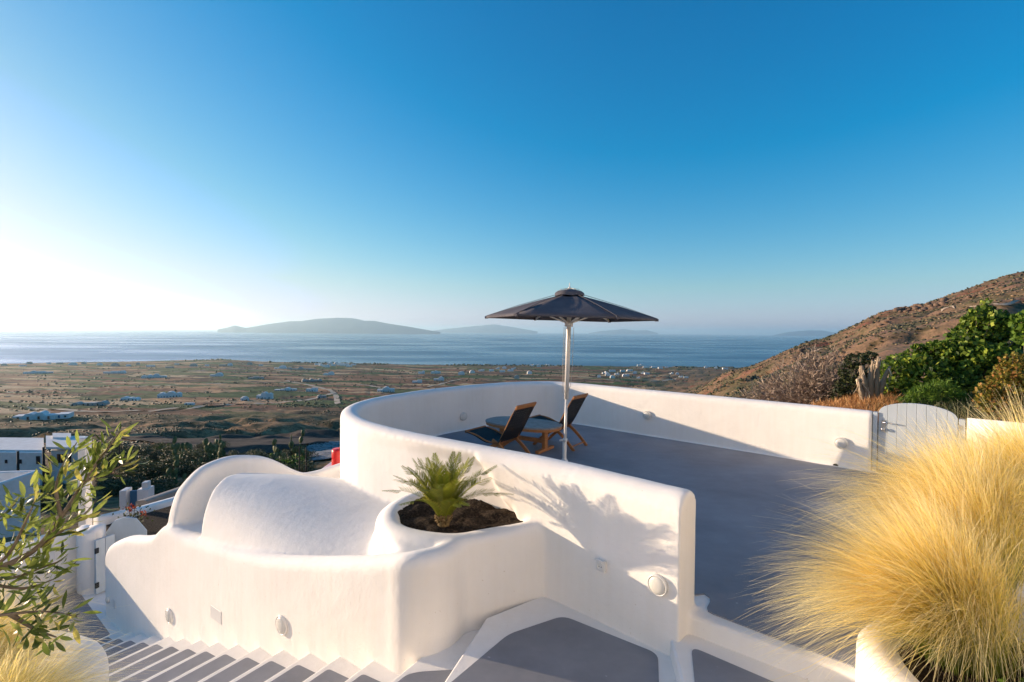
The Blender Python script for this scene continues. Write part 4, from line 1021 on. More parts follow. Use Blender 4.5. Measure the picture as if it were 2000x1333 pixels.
# ------------------------------------------------------------ roofs just below, left
def hx(u, v, y): return aty(u, v, y)
b1 = empty('neighbour_house', (0, 0, 0), 0, 'flat roofed white house below with small dark windows, partly behind the olive leaves', 'house')
yb = 46.0; zb_ = aty(0, 935, yb)[2]; zt_ = aty(0, 884, yb)[2]
xa, xb, xc = aty(-60, 900, yb)[0], aty(86, 900, yb)[0], aty(158, 900, yb)[0]
def wedge(x0_, x1_, ya, yb_): return [(x0_, ya), (x1_, ya), (x1_*yb_/ya, yb_), (x0_*yb_/ya, yb_)]
MB().prism(wedge(xa, xb, yb, yb+6), -30, zt_).build('wall', wwall, b1, bevel=.05)
MB().prism(wedge(xb+.02, xc, yb+.7, yb+6), -30, zt_+.05).build('wall', wwall, b1, bevel=.05)
MB().prism(wedge(xa+.3, xb-.4, yb+.4, yb+5.6), zt_-.1, zt_+.14).build('roof', wwall, b1)
MB().prism(wedge(xb+.1, xc+.35, yb+.1, yb+5), zt_+.30, zt_+.52).build('roof', wwall, b1)
MB().prism(wedge(xa*.35+xb*.65, xb-.6, yb+3.5, yb+5.5), zt_, zt_+.7).build('roof_room', wwall, b1)
for u, v, w_, h_ in ((12, 902, 4.5, 7), (40, 902, 4.5, 8)):
    p = aty(u, v, yb-.02); f = MB().box((p[0], yb-.01, p[2]), (w_*yb/F, .08, h_*yb/F)).build('window', wglass, b1)
p = aty(75, 899, yb); MB().box((p[0], yb-.01, p[2]), (.35, .1, .75)).build('door', wglass, b1)
p = aty(97, 897, yb+.7); MB().box((p[0], yb+.68, p[2]), (.22, .1, .35)).build('window', wglass, b1)
p = aty(126, 896, yb+.7); f = MB().box((p[0], yb+.68, p[2]), (1.35, .1, .85)).build('window', wglass, b1)
for k in range(5): MB().box((p[0]-.55+.27*k, yb+.6, p[2]), (.05, .06, .85)).build('mullion', teak, f)
wd_ = mat('dark_timber', (.035, .028, .024), .8)
for u, v0_, lb in ((35, 882, 'dark timber pole standing before the flat roofed white house, the left one'), (85, 874, 'dark timber pole beside the door of the flat roofed white house')):
    p = aty(u, v0_, yb-1.2); pz = Hs(p[0], yb-1.2)
    o = MB().tube([(p[0], yb-1.2, pz-.3), (p[0], yb-1.2, p[2])], [.12, .09], 8).build('utility_pole', wd_, smooth=True); tag(o, lb, 'pole', 'dark timber poles')
# second roof nearer
b2 = empty('neighbour_house', (0, 0, 0), 0, 'white house roof with sloping parapet walls at the left edge below', 'house')
y2 = 27.; z2 = aty(70, 925, y2)[2]; q = lambda u, v, y: aty(u, v, y)
xr = q(70, 920, y2)[0]; xl = q(-90, 920, y2)[0]
m = MB().prism([(xl, y2-6.5), (xr-1.3, y2-6.5), (xr, y2), (xl, y2)], -16, z2-.9); m.build('wall', wwall, b2)
MB().sweep([(xr-1.35, y2-6.6), (xr-.1, y2)], .14, .14, [z2-.55, z2+.12], -16, .06).build('parapet', wwall, b2)
MB().sweep([(xl, y2+.1), (xr, y2+.1)], .14, .14, [z2-.05, z2+.15], -16, .06).build('parapet', wwall, b2)
MB().sweep([(xl, y2-6.5), (xr-1.3, y2-6.5)], .14, .14, [z2-.45, z2-.5], -16, .06).build('parapet', wwall, b2)
MB().box((xr-3.2, y2-4, z2-.55), (.6, .6, .8)).build('chimney', wwall, b2)
MB().box((xr-4.6, y2-5.2, z2-.6), (1.6, 1.0, .5)).build('roof_box', alu, b2)
b3 = far_house  # alias kept for the small hut
hp = aty(262, 984, 19.0); t = empty('garden_hut', (hp[0], 19.0, hp[2]-.2), .25, 'small white hut with a blue door among the bushes beyond the yard', 'hut')
MB().box((-.28, 0, .35), (.22, .5, .9)).build('wall', wwall, t, bevel=.02); MB().box((.38, .05, .42), (.40, .5, .75)).build('wall', wwall, t, bevel=.02)
MB().box((.06, .05, .35), (.40, .1, .7)).build('door', bdoor, t); MB().box((.42, .0, .9), (.2, .3, .3)).build('chimney', wwall, t, bevel=.02)
path_m = mat('dusty_path', (.27, .21, .16), .95)
def drape(name, pix, m, lift=.25, n=26, label=None, res=None):
    us = [p[0] for p in pix]; vs = [p[1] for p in pix]; gp_ = [ground_hit(u, v)[:2] for u, v in pix]
    G_ = np.array(gp_); x_ = np.linspace(G_[:, 0].min(), G_[:, 0].max(), n*2); y_ = np.linspace(G_[:, 1].min(), G_[:, 1].max(), n*2)
    A, B = np.meshgrid(x_, y_, indexing='ij'); Zs = H(A, B)+lift; ins_ = inside(A, B, [tuple(g) for g in G_])
    n2 = len(y_); i, j = np.meshgrid(np.arange(len(x_)-1), np.arange(n2-1), indexing='ij'); qq = (i*n2+j).ravel()
    f = np.stack([qq, qq+n2, qq+n2+1, qq+1], -1); k = ins_.ravel()[f].sum(1) >= 2; f = f[k]; u_, inv = np.unique(f, return_inverse=True)
    o = npmesh(name, np.stack([A, B, Zs], -1).reshape(-1, 3)[u_], inv.reshape(-1, 4), m, smooth=True); return tag(o, label, kind='structure')
dfm = mat('ploughed_dark_soil', (.055, .045, .04), .95, .1)
v = coords(dfm, (.5, .02, .1), (0, 0, .7), obj=False); n = noise(dfm, 4, 5, .6, v); n2_ = noise(dfm, .6, 6, .7, coords(dfm, obj=False))
L(dfm, mixc(dfm, 1, ramp(dfm, n.outputs[0], [(.3, (.05, .040, .036)), (.7, (.085, .068, .058))]), ramp(dfm, n2_.outputs[0], [(.3, (.75, .75, .75)), (.7, (1.25, 1.2, 1.15))]), 'MULTIPLY'), P(dfm).inputs['Base Color'])
drape('field', [(212, 858), (330, 857.5), (500, 856), (560, 853), (660, 850), (700, 849), (700, 862), (655, 866), (600, 874), (545, 884), (500, 893), (470, 897), (440, 893), (400, 884), (350, 874), (300, 868), (250, 862)], dfm, .5, 60, 'smooth dark ploughed field below the plain')
scree = mat('pale_rubble', (.36, .34, .33), .95); v = coords(scree, obj=False); n = noise(scree, .9, 6, .75, v)
L(scree, ramp(scree, n.outputs[0], [(.35, (.07, .065, .06)), (.5, (.26, .25, .25)), (.7, (.48, .46, .44))]), P(scree).inputs['Base Color']); bump(scree, n.outputs[0], 1, .5)
drape('rubble_slope', [(560, 893), (600, 878), (700, 858), (720, 900), (600, 905)], scree, .45, 40)
for u, v0_, yy, lb in ((585, 872, 42, 'thin dark pole rising behind the vault parapet, left of its twin'), (598, 874, 44, 'thin dark pole rising behind the vault parapet, right of its twin'), (189, 866, 60, 'thin dark pole behind the olive branch tips'), (233, 866, 60, 'thin dark pole above the green gully')):
    p = aty(u, v0_, yy); o = MB().tube([(p[0], yy, Hs(p[0], yy)-.3), (p[0], yy, p[2])], [.07, .05], 6).build('utility_pole', wd_, smooth=True); tag(o, lb, 'pole', 'thin dark poles')

# ------------------------------------------------------------ vegetation
def leafquads(C_, L_, Wd, rg, up=0.0, jitter=1.0, dirs=None):
    """n leaves: a folded diamond of 2 triangles pairs (4 verts) at C_, length L_, width Wd"""
    n = len(C_); d = rg.normal(size=(n, 3)) if dirs is None else dirs+rg.normal(size=(n, 3))*jitter; d[:, 2] += up; d /= np.linalg.norm(d, axis=1)[:, None]
    s = np.cross(d, rg.normal(size=(n, 3))); s /= np.linalg.norm(s, axis=1)[:, None]
    L_ = np.broadcast_to(L_, (n,))[:, None]*rg.uniform(.7, 1.25, (n, 1)); Wd = np.broadcast_to(Wd, (n,))[:, None]*rg.uniform(.8, 1.2, (n, 1))
    V = np.stack([C_-d*L_*.5, C_+s*Wd*.5, C_+d*L_*.5, C_-s*Wd*.5], 1).reshape(-1, 3)
    Fq2 = np.arange(4*n).reshape(-1, 4); rnd = np.repeat(rg.uniform(size=n), 4); return V, Fq2, rnd
def crown_pts(blobs, n, rg, shell=.55):
    vol = np.array([b[3]*b[4]*b[5] for b in blobs])**.75; pick = rg.choice(len(blobs), n, p=vol/vol.sum()); B = np.array(blobs)[pick]
    d = rg.normal(size=(n, 3)); d /= np.linalg.norm(d, axis=1)[:, None]; r = shell+(1-shell)*rg.uniform(size=(n, 1))**.6
    r *= 1+.25*(fbm(d[:, 0]*3+B[:, 0]*9, d[:, 2]*3+d[:, 1]*2, 4, 5)[:, None])*2
    return B[:, :3]+d*B[:, 3:6]*r, d
barkm = mat('grey_bark', (.16, .12, .09), .9); n = noise(barkm, 20, 4, .7, coords(barkm)); L(barkm, ramp(barkm, n.outputs[0], [(.3, (.09, .07, .05)), (.7, (.24, .19, .14))]), P(barkm).inputs['Base Color'])
figm = leafmat('fig_leaves', [(0, (.035, .085, .014)), (.45, (.09, .17, .02)), (.8, (.20, .28, .035)), (1, (.32, .36, .05))], .4)
darkleaf = leafmat('dark_scrub_leaves', [(0, (.018, .030, .012)), (.6, (.040, .055, .018)), (1, (.085, .095, .03))], .15)
olivel = leafmat('grey_green_leaves', [(0, (.05, .065, .03)), (.6, (.085, .10, .045)), (1, (.15, .15, .07))], .2)
yellowl = leafmat('yellowing_leaves', [(0, (.10, .13, .02)), (.45, (.24, .22, .035)), (.75, (.36, .26, .05)), (1, (.32, .12, .04))], .35)
brightl = leafmat('bright_green_leaves', [(0, (.06, .13, .015)), (1, (.16, .26, .03))], .35)
twigm = leafmat('dry_twigs', [(0, (.15, .11, .085)), (.5, (.25, .19, .15)), (1, (.36, .28, .21))], .05)
rustm = leafmat('rust_grass', [(0, (.22, .09, .03)), (.5, (.42, .19, .06)), (1, (.55, .33, .13))], .3)
tanm = leafmat('dead_stalk', [(0, (.42, .32, .21)), (1, (.68, .56, .38))], .0)
def bush(name, loc, blobs, n, L_, Wd, m, label, cat='bush', group=None, trunk=True, seed=1, up=0., rz=0., part='foliage'):
    rg = np.random.default_rng(seed); t = empty(name, loc, rz, label, cat, group)
    C_, d = crown_pts(blobs, n, rg); V, f, r = leafquads(C_, L_, Wd, rg, up, .9, d*.8)
    lo = C_[:, 2].min(); o = npmesh(part, V, f, m, t, attrs={'rnd': r})
    if trunk:
        m2 = MB()
        for b in blobs: m2.tube([(b[0]*.1, b[1]*.1, -.4), (b[0]*.45, b[1]*.4, b[2]*.35), (b[0]*.9, b[1]*.9, b[2]*.85), (b[0]*1.1, b[1], b[2]+b[5]*.5)], [.05*b[3]+.02, .035*b[3]+.012, .015*b[3]+.008, .004], 6)
        m2.build('trunk', barkm, t, smooth=True)
    return t
def onground(u, y, dz=0): p = aty(u, 700, y); return (p[0], y, Hs(p[0], y)+dz)
# the fig tree behind the gate
def blobs_px(lst, y, base):    # (u, v, radius px, y offset) -> local blobs
    out = []
    for u, v, r, dy in lst: p = aty(u, v, y+dy); k = (y+dy)/F; out.append((p[0]-base[0], dy, p[2]-base[2], r*k, r*k*.9, r*k*.85))
    return out
b = onground(1880, 13.0); bl = blobs_px([(1930, 640, 44, 0), (1905, 665, 46, .2), (1965, 670, 50, .3), (1880, 700, 50, -.2), (1840, 700, 38, 0), (1930, 720, 60, -.5), (1985, 720, 55, 0), (1790, 705, 30, .3), (1760, 725, 38, 0), (1815, 745, 52, -.5), (1870, 765, 50, -.8), (1750, 765, 26, -.3), (1935, 780, 45, -.9), (1925, 612, 20, 0), (1900, 625, 18, .2), (1955, 628, 20, 0)], 13.0, b)
_rg = np.random.default_rng(2)
for _ in range(46):
    q_ = bl[_rg.integers(16)]; a_ = _rg.uniform(0, 6.28); bl.append((q_[0]+math.cos(a_)*q_[3]*1.05, q_[1]-abs(_rg.normal())*.25, q_[2]+math.sin(a_)*q_[5]*1.05, .16*_rg.uniform(.5, 1.5), .16, .15*_rg.uniform(.5, 1.5)))
bush('fig_tree', b, bl, 13500, .125, .10, figm, 'large bushy green fig tree behind the arched terrace gate', 'tree', seed=3)
b = onground(1975, 9.6); bl = blobs_px([(1985, 730, 34, 0), (1960, 755, 36, 0), (2010, 760, 40, 0), (1945, 790, 34, 0), (1990, 800, 40, .1), (1925, 765, 18, 0), (1978, 705, 20, 0)], 9.6, b)
bush('yellow_shrub', b, bl, 3800, .07, .05, yellowl, 'yellow and rust leaved shrub beside the fig tree at the right edge', 'shrub', seed=4)
b = onground(2010, 10.6); bl = blobs_px([(2000, 630, 24, 0), (2022, 650, 36, 0)], 10.6, b)
bush('bright_shrub', b, bl, 500, .13, .09, brightl, 'yellow green leaf spray poking in at the right edge above the fig tree', 'shrub', seed=5)
b = onground(1668, 14.5); bl = blobs_px([(1672, 705, 20, 0), (1665, 730, 26, 0), (1655, 760, 26, 0), (1685, 750, 24, .3), (1700, 700, 16, .4), (1640, 775, 18, 0)], 14.5, b)
bush('carob_bush', b, bl, 2600, .10, .055, darkleaf, 'thin dark green bush left of the withered stalks', 'bush', seed=6)
b = onground(1825, 11.4); bl = blobs_px([(1800, 775, 26, 0), (1840, 770, 32, 0), (1870, 785, 28, 0), (1775, 788, 18, 0)], 11.4, b)
bush('fennel_plant', b, bl, 2600, .16, .018, brightl, 'feathery light green plant right behind the arched gate', 'plant', trunk=False, seed=7, up=.4)
# grey dry shrubs made of twigs
def twig_bush(loc, w_, h_, n, label, seed, m=twigm, group=None, name='dry_shrub', ln=.2):
    rg = np.random.default_rng(seed); t = empty(name, loc, 0, label, 'shrub', group); V = []; f = []; r = []
    for k in range(n):
        a = rg.uniform(0, 6.283); q = rg.uniform()**.6; el = rg.uniform(.15, 1.45); R_ = q
        p = np.array([math.cos(a)*math.cos(el)*R_*w_, math.sin(a)*math.cos(el)*R_*w_*.8, math.sin(el)*R_*h_])*(1+.35*math.sin(3*a+2*el))
        d = p/np.linalg.norm(p)+rg.normal(size=3)*.45; d /= np.linalg.norm(d); L2 = ln*rg.uniform(.6, 1.4); s = np.cross(d, rg.normal(size=3)); s /= np.linalg.norm(s); wd2 = .0048*rg.uniform(.6, 1.5)*(1+loc[1]/20)
        mid = p+d*L2*.5+rg.normal(size=3)*.03; e2 = p+d*L2; i0 = len(V)
        V += [p-s*wd2, p+s*wd2, mid+s*wd2*.8, mid-s*wd2*.8, e2+s*wd2*.3, e2-s*wd2*.3]; f += [(i0, i0+1, i0+2, i0+3), (i0+3, i0+2, i0+4, i0+5)]; r += [rg.uniform()]*6
    npmesh('twigs', V, f, m, t, attrs={'rnd': r}); return t
twig_bush(onground(1600, 16.0, .0), 1.6, 1.5, 11000, 'large grey leafless shrub behind the far terrace wall', 11)
twig_bush(onground(1530, 17.5, .0), 1.4, 1.2, 8000, 'grey leafless shrub left of the large grey one behind the terrace wall', 12)
twig_bush(onground(1475, 19, 0), 1.1, .85, 4500, 'low grey brown shrub at the left end of the leafless shrubs', 13)
# withered stalks
rg = np.random.default_rng(5); b = onground(1705, 12.6); t = empty('withered_cactus', b, 0, 'withered pale tan cactus stalks leaning beside the fig tree', 'cactus')
for k, (u0, u1, vt) in enumerate(((1700, 1686, 715), (1706, 1702, 705), (1712, 1718, 698), (1716, 1734, 716), (1696, 1678, 740))):
    top = aty(u1, vt, 12.6); x0 = aty(u0, 790, 12.6)
    pts = [(x0[0]-b[0], rg.uniform(-.1, .1), -.2), ((x0[0]*.5+top[0]*.5)-b[0]-.05, 0, (top[2]-b[2])*.5), (top[0]-b[0], rg.uniform(-.1, .1), top[2]-b[2])]
    pts = catmull(pts, 6); nn2 = len(pts); MB().tube(pts, [(.035+.03*math.sin(3.1*i/(nn2-1)))*rg.uniform(.75, 1.25) for i in range(nn2)], 7).build('stalk', tanm, t, smooth=True)
    V = []; f = []; r = []
    for q_ in range(34):
        p_ = pts[rg.integers(2, nn2)]+rg.normal(size=3)*.03; d_2 = np.array([rg.normal()*.35, rg.normal()*.35, -1]); d_2 /= np.linalg.norm(d_2); l_ = rg.uniform(.1, .35); s_2 = np.array([rg.normal(), rg.normal(), 0]); s_2 /= np.linalg.norm(s_2); i0 = len(V)
        V += [p_-s_2*.012, p_+s_2*.012, p_+d_2*l_+s_2*.004, p_+d_2*l_-s_2*.004]; f.append((i0, i0+1, i0+2, i0+3)); r += [rg.uniform()]*4
    npmesh('dead_leaves', V, f, tanm, t, attrs={'rnd': r})
# prickly pears
padm = mat('cactus_pad', (.10, .13, .045), .6); n = noise(padm, 9, 3, .6, coords(padm)); L(padm, ramp(padm, n.outputs[0], [(.3, (.06, .085, .03)), (.7, (.20, .21, .08))]), P(padm).inputs['Base Color'])
def cactus(loc, n, w_, label, seed, group='prickly pear clumps'):
    rg = np.random.default_rng(seed); t = empty('prickly_pear', loc, rg.uniform(0, 3), label, 'cactus', group); m = MB(); heads = [(rg.uniform(-w_, w_), rg.uniform(-w_, w_)*.6, 0.) for _ in range(max(2, n//6))]
    for k in range(n):
        x, y, z = heads[rg.integers(len(heads))]; a = rg.uniform(0, 3.14); tl = rg.uniform(-.5, .5); r = rg.uniform(.11, .17)
        Mx = Matrix.Rotation(a, 3, 'Z') @ Matrix.Rotation(tl, 3, 'Y') @ Matrix.Diagonal((.75, .16, 1.1)); V = []
        for i in range(5):
            th2 = math.pi*i/4
            for j in range(7): V.append(Mx @ Vector((math.sin(th2)*math.cos(j*.897)*r, math.sin(th2)*math.sin(j*.897)*r, -math.cos(th2)*r+r))+Vector((x, y, z)))
        m.add(V, [(i*7+j, i*7+(j+1) % 7, (i+1)*7+(j+1) % 7, (i+1)*7+j) for i in range(4) for j in range(7)])
        tip = Mx @ Vector((0, 0, 2*r)); heads.append((x+tip.x+rg.uniform(-.05, .05), y+tip.y, z+tip.z*.9))
    o = m.build('pads', padm, t, smooth=True); return t
for i, (u, y, n, w_, lb) in enumerate([(1392, 26, 34, .7, 'prickly pear clump farthest left along the far terrace wall'), (1410, 24, 28, .6, 'second prickly pear clump from the left along the far terrace wall'), (1445, 25, 46, .9, 'wide prickly pear clump in the middle of the row behind the terrace wall'), (1468, 23, 40, .7, 'prickly pear clump between the wide one and the grey shrubs'), (1490, 22, 30, .6, 'prickly pear clump touching the grey leafless shrubs'), (1560, 30, 46, 1.0, 'pale prickly pear clump showing above the grey leafless shrubs')]):
    cactus(onground(u, y, -.1), n, w_, lb, 20+i)
b = onground(1442, 15); bush('bright_shrub', b, [(0, 0, .15, .5, .4, .3), (.5, 0, .1, .3, .3, .25)], 500, .12, .05, brightl, 'small bright green plant just above the far terrace wall below the prickly pears', 'plant', seed=31)
# rust dry grass behind the wall
def tuft_patch(name, poly_px, y0_, y1_, n, h_, m, label, seed, wdt=.006, kind='stuff', leanx=-.3):
    rg = np.random.default_rng(seed); V = []; f = []; r = []; tt_ = []
    u0, u1 = poly_px
    for k in range(n):
        y = rg.uniform(y0_, y1_); u = rg.uniform(u0, u1); p = np.array(onground(u, y)); a = rg.uniform(0, 6.28); hh = h_*rg.uniform(.5, 1.2)
        tipv = np.array([math.cos(a)*.3+leanx*-.5, math.sin(a)*.3, 1.])*hh; s = np.array([math.sin(a+1), math.cos(a+1), 0])*wdt*rg.uniform(.6, 1.4)*(1+y/12); i0 = len(V)
        for q, w3_ in ((0, 1), (.5, .8), (1, .15)): c_ = p+tipv*q*np.array([q, q, 1-.2*q]); V += [c_-s*w3_, c_+s*w3_]; tt_ += [q, q]
        f += [(i0, i0+1, i0+3, i0+2), (i0+2, i0+3, i0+5, i0+4)]; r += [rg.uniform()]*6
    o = npmesh(name, V, f, m, attrs={'rnd': r, 't': tt_}); return tag(o, label, kind=kind)
tuft_patch('dry_grass', (1590, 1750), 9.5, 14, 9000, .45, rustm, 'rust red dry grass behind the far terrace wall left of the gate', 41)
tuft_patch('dry_grass', (1300, 1620), 12, 40, 14000, .35, rustm, 'thin dry grass on the bank behind the far terrace wall', 42)
tuft_patch('dry_grass', (1700, 2100), 9.5, 13, 5000, .4, darkleaf, 'dark undergrowth at the foot of the fig tree', 43)

# scrub on the hill, hedges and groves on the plain
def ico():
    bm = bmesh.new(); bmesh.ops.create_icosphere(bm, subdivisions=1, radius=1); V = np.array([v.co[:] for v in bm.verts]); f = np.array([[v.index for v in p.verts] for p in bm.faces]); bm.free(); return V, f
IV, IF = ico()
def scatter_blobs(name, P_, Rr, m, label, seed, flat=.65):
    rg = np.random.default_rng(seed); n = len(P_); sc3 = Rr[:, None]*rg.uniform(.7, 1.3, (n, 3))*np.array([1.15, 1.0, flat]); V = IV[None]*sc3[:, None]*(1+rg.normal(size=(n, len(IV), 1))*.22)+P_[:, None]
    f = IF[None]+(np.arange(n)*len(IV))[:, None, None]; r = np.repeat(rg.uniform(size=n), len(IV)); o = npmesh(name, V.reshape(-1, 3), f.reshape(-1, 3), m, attrs={'rnd': r}); return tag(o, label, kind='stuff')
rg = np.random.default_rng(99)
scrubm = leafmat('scrub', [(0, (.025, .028, .014)), (.45, (.055, .058, .026)), (.7, (.11, .10, .045)), (.85, (.17, .115, .06)), (1, (.22, .15, .085))], .0)
plainm = leafmat('plain_scrub', [(0, (.014, .024, .010)), (.6, (.026, .042, .014)), (1, (.05, .065, .02))], .0)
# hill scrub
n = 52000; a = rg.uniform(.2, 1.0, n); r = np.exp(rg.uniform(math.log(26), math.log(760), n)); x = np.sin(a)*r; y = np.cos(a)*r
dn = fbm(x/40, y/40, 4, 51)+.06+.12*(r > 300); k = (dn > rg.uniform(-.05, .45, n)); x, y, r = x[k], y[k], r[k]
Rr = np.clip(.14+r*.0010*rg.uniform(.35, 1.7, len(r)), .12, 1.1); scatter_blobs('hillside_scrub', np.stack([x, y, H(x, y)+Rr*.2], -1), Rr, scrubm, 'low dark scrub dotted over the brown hillside', 52)
# plain: groves and hedges; slope below the houses
n = 60000; a = rg.uniform(-.95, .62, n); r = np.exp(rg.uniform(math.log(90), math.log(3000), n)); x = np.sin(a)*r; y = np.cos(a)*r
hedge = np.abs(fbm(x/220+7, y/75, 3, 61)) < .016; grove = fbm(x/170, y/90, 4, 62) > .17; dens = np.where(r < 480, .85, .02)
rc = fbm(x/60, y/40, 4, 63) > np.where(r < 480, .075, .0)
k = (hedge & (rg.uniform(size=n) < .8)) | (grove & (rg.uniform(size=n) < .55)) | ((rg.uniform(size=n) < dens) & rc); x, y, r = x[k], y[k], r[k]
Rr = np.clip(.35+r*.0011, .3, 2.6)*rg.uniform(.5, 1.5, len(r))*np.where(r < 480, .62, 1); scatter_blobs('plain_scrub', np.stack([x, y, H(x, y)+Rr*.2], -1), Rr, plainm, 'dark hedges, groves and scrub over the plain', 64)
# trees on the skyline of the shore
a = rg.uniform(-.9, .45, 900); ta = np.tan(a); ys_ = np.interp(ta, SHA, SHY)*rg.uniform(.93, .985, 900); x = ta*ys_; y = ys_; k = fbm(x/260, y/900, 3, 71) > -.02; x, y = x[k], y[k]
Rr = rg.uniform(2, 5.5, len(x)); scatter_blobs('shore_trees', np.stack([x, y, H(x, y)+Rr*.6], -1), Rr, plainm, 'dark tamarisk trees along the shoreline', 72, .9)
# bushes in the gully just beyond the yard
protos = []
GB = 'green bushes in the gully beyond the yard'
for s in range(4):
    bl = [(random.uniform(-.6, .6), random.uniform(-.5, .5), random.uniform(.4, .9), random.uniform(.45, .8), random.uniform(.4, .7), random.uniform(.35, .6)) for _ in range(6)]
    protos.append(bush('gully_bush', (0, 0, 0), bl, 1500, .12, .07, [darkleaf, olivel, darkleaf, brightl][s], ['dark green rounded bush in the thicket of the gully beyond the yard', 'grey green bush in the thicket of the gully beyond the yard', 'dark spreading bush in the thicket of the gully beyond the yard', 'bright green bush in the thicket of the gully beyond the yard'][s], 'bush', GB, seed=80+s))
pos = []
for k in range(135):
    u = random.uniform(205, 600); v = random.uniform(878, 985) if u < 430 else random.uniform(893, 935)
    pos.append((u, v))
pos += [(random.uniform(-20, 110), random.uniform(935, 1000)) for _ in range(26)]
pos.sort(key=lambda p: p[1]); used = [False]*4
for i, (u, v) in enumerate(pos):
    g3_ = ground_hit(u, v, 11); s = i % 3 if random.random() < .93 else 3
    o = protos[s] if not used[s] else copy_tree(protos[s]); used[s] = True
    sc4 = np.clip(g3_[1]/38, .45, 1.9)*random.uniform(.7, 1.25); o.location = (g3_[0], g3_[1], Hs(g3_[0], g3_[1])); o.scale = (sc4*1.2, sc4, sc4*.85); o.rotation_euler = (0, 0, random.uniform(0, 6))
if not used[3]: bpy.data.objects.remove(protos[3])
for i, (u, v, n_, lb) in enumerate([(395, 905, 60, 'prickly pear thicket left of the arched gable'), (410, 925, 50, 'prickly pear clump against the left slope of the arched gable'), (375, 915, 40, 'prickly pear clump in the gully left of the gable thicket'), (540, 905, 30, 'prickly pear clump behind the right shoulder of the arched gable'), (565, 912, 36, 'prickly pear clump at the foot of the two thin poles'), (330, 945, 26, 'prickly pear clump lowest in the gully')]):
    p = ground_hit(u, v, 11); sc4 = p[1]/22; o = cactus((p[0], p[1], p[2]-.1), n_, .8, lb, 90+i, 'prickly pears in the gully'); o.scale = (sc4,)*3

# track, pale rocks and outcrops on the hill
tk = mat('pale_track', (.46, .36, .26), .95); V = []; f = []
pix = [(1838, 611), (1865, 606), (1900, 603), (1940, 600), (1980, 598), (2030, 596)]
P_ = catmull([np.array(ground_hit(u, v, 60)) for u, v in pix], 8)
for p in P_: r = math.hypot(p[0], p[1]); d = np.array([p[0], p[1]])/r; wt_ = r*.006; V += [(*(p[:2]-d*wt_), Hs(*(p[:2]-d*wt_))+.5), (*(p[:2]+d*wt_), Hs(*(p[:2]+d*wt_))+.5)]
tag(npmesh('track', V, [(2*i, 2*i+1, 2*i+3, 2*i+2) for i in range(len(P_)-1)], tk, smooth=True), kind='structure')
rockm = mat('hill_rock', (.25, .15, .10), .95); n = noise(rockm, .8, 6, .7, coords(rockm, obj=False)); L(rockm, ramp(rockm, n.outputs[0], [(.35, (.07, .045, .032)), (.6, (.19, .125, .085)), (.75, (.32, .23, .16))]), P(rockm).inputs['Base Color'])
rg = np.random.default_rng(77); Pk, Rk = [], []
for u0, v0, u1, v1, n_, r_3 in ((1748, 604, 1800, 596, 34, 3.2), (1800, 600, 1850, 585, 30, 2.6), (1850, 588, 1990, 545, 26, 1.8), (1560, 682, 1590, 676, 12, 1.2), (1690, 640, 1760, 615, 10, 1.4), (1780, 620, 1860, 612, 10, 1.2)):
    for k in range(n_):
        t_ = rg.uniform(); p = ground_hit(u0+(u1-u0)*t_, v0+(v1-v0)*t_+rg.uniform(1, 9), 60)
        if 180 < p[1] < 900: Pk.append([p[0], p[1], Hs(p[0], p[1])]); Rk.append(r_3*rg.uniform(.25, .85))
scatter_blobs('rock_outcrop', np.array(Pk), np.array(Rk), rockm, 'reddish rock outcrops below the crest of the hillside', 78, .7)

# dirt tracks across the plain
for pix in ([(0, 768), (120, 762), (260, 757), (380, 752), (520, 749), (640, 742)], [(60, 800), (200, 806), (330, 800), (430, 792), (560, 786), (655, 770)], [(560, 745), (640, 762), (660, 790)], [(140, 724), (300, 728), (460, 722), (600, 727)], [(1180, 742), (1240, 746), (1320, 741)], [(700, 752), (800, 760), (900, 742), (1000, 744)]):
    P_ = catmull([np.array(ground_hit(u, v, 60)) for u, v in pix], 14); V = []
    for i in range(len(P_)):
        d = P_[min(i+1, len(P_)-1)]-P_[max(i-1, 0)]; d = d[:2]/np.linalg.norm(d[:2]); nn = np.array([-d[1], d[0]])*(2.2+P_[i][1]*.0022)
        for q_ in (-1, 1): a_ = P_[i][:2]+nn*q_; V.append((*a_, Hs(*a_)+.7))
    tag(npmesh('track', V, [(2*i, 2*i+1, 2*i+3, 2*i+2) for i in range(len(P_)-1)], tk, smooth=True), kind='structure')
# ------------------------------------------------------------ sago palm in the planter
palml = leafmat('palm_leaflets', [(0, (.18, .18, .014)), (.5, (.20, .23, .02)), (.8, (.33, .30, .04)), (1, (.55, .30, .10))], .35, .4, attr='t', var=.3, spec=.5)
caudex = mat('palm_trunk', (.20, .13, .05), .9); n = noise(caudex, 60, 4, .7, coords(caudex)); L(caudex, ramp(caudex, n.outputs[0], [(.35, (.07, .045, .02)), (.65, (.38, .27, .12))]), P(caudex).inputs['Base Color']); bump(caudex, n.outputs[0], 1, .01)
pb = at(866, 1024, -1.63); PX = empty('sago_palm', tuple(pb), 0, 'small sago palm with stiff feathery green fronds in the white planter', 'palm')
m = MB(); rg = np.random.default_rng(17)
m.lathe([(.05, -.05), (.052, .02), (.045, .06), (.03, .09), (.012, .10)], (0, 0, 0), n=14)
m.build('trunk', caudex, PX, smooth=True)
m = MB()
for k in range(70):
    a = rg.uniform(0, 6.28); z = rg.uniform(0, .06); r0 = .046; d = Vector((math.cos(a), math.sin(a), 1.3)).normalized(); p = Vector((math.cos(a)*r0, math.sin(a)*r0, z)); m.bar(p, p+d*rg.uniform(.03, .06), .016, .006)
m.build('leaf_bases', caudex, PX)
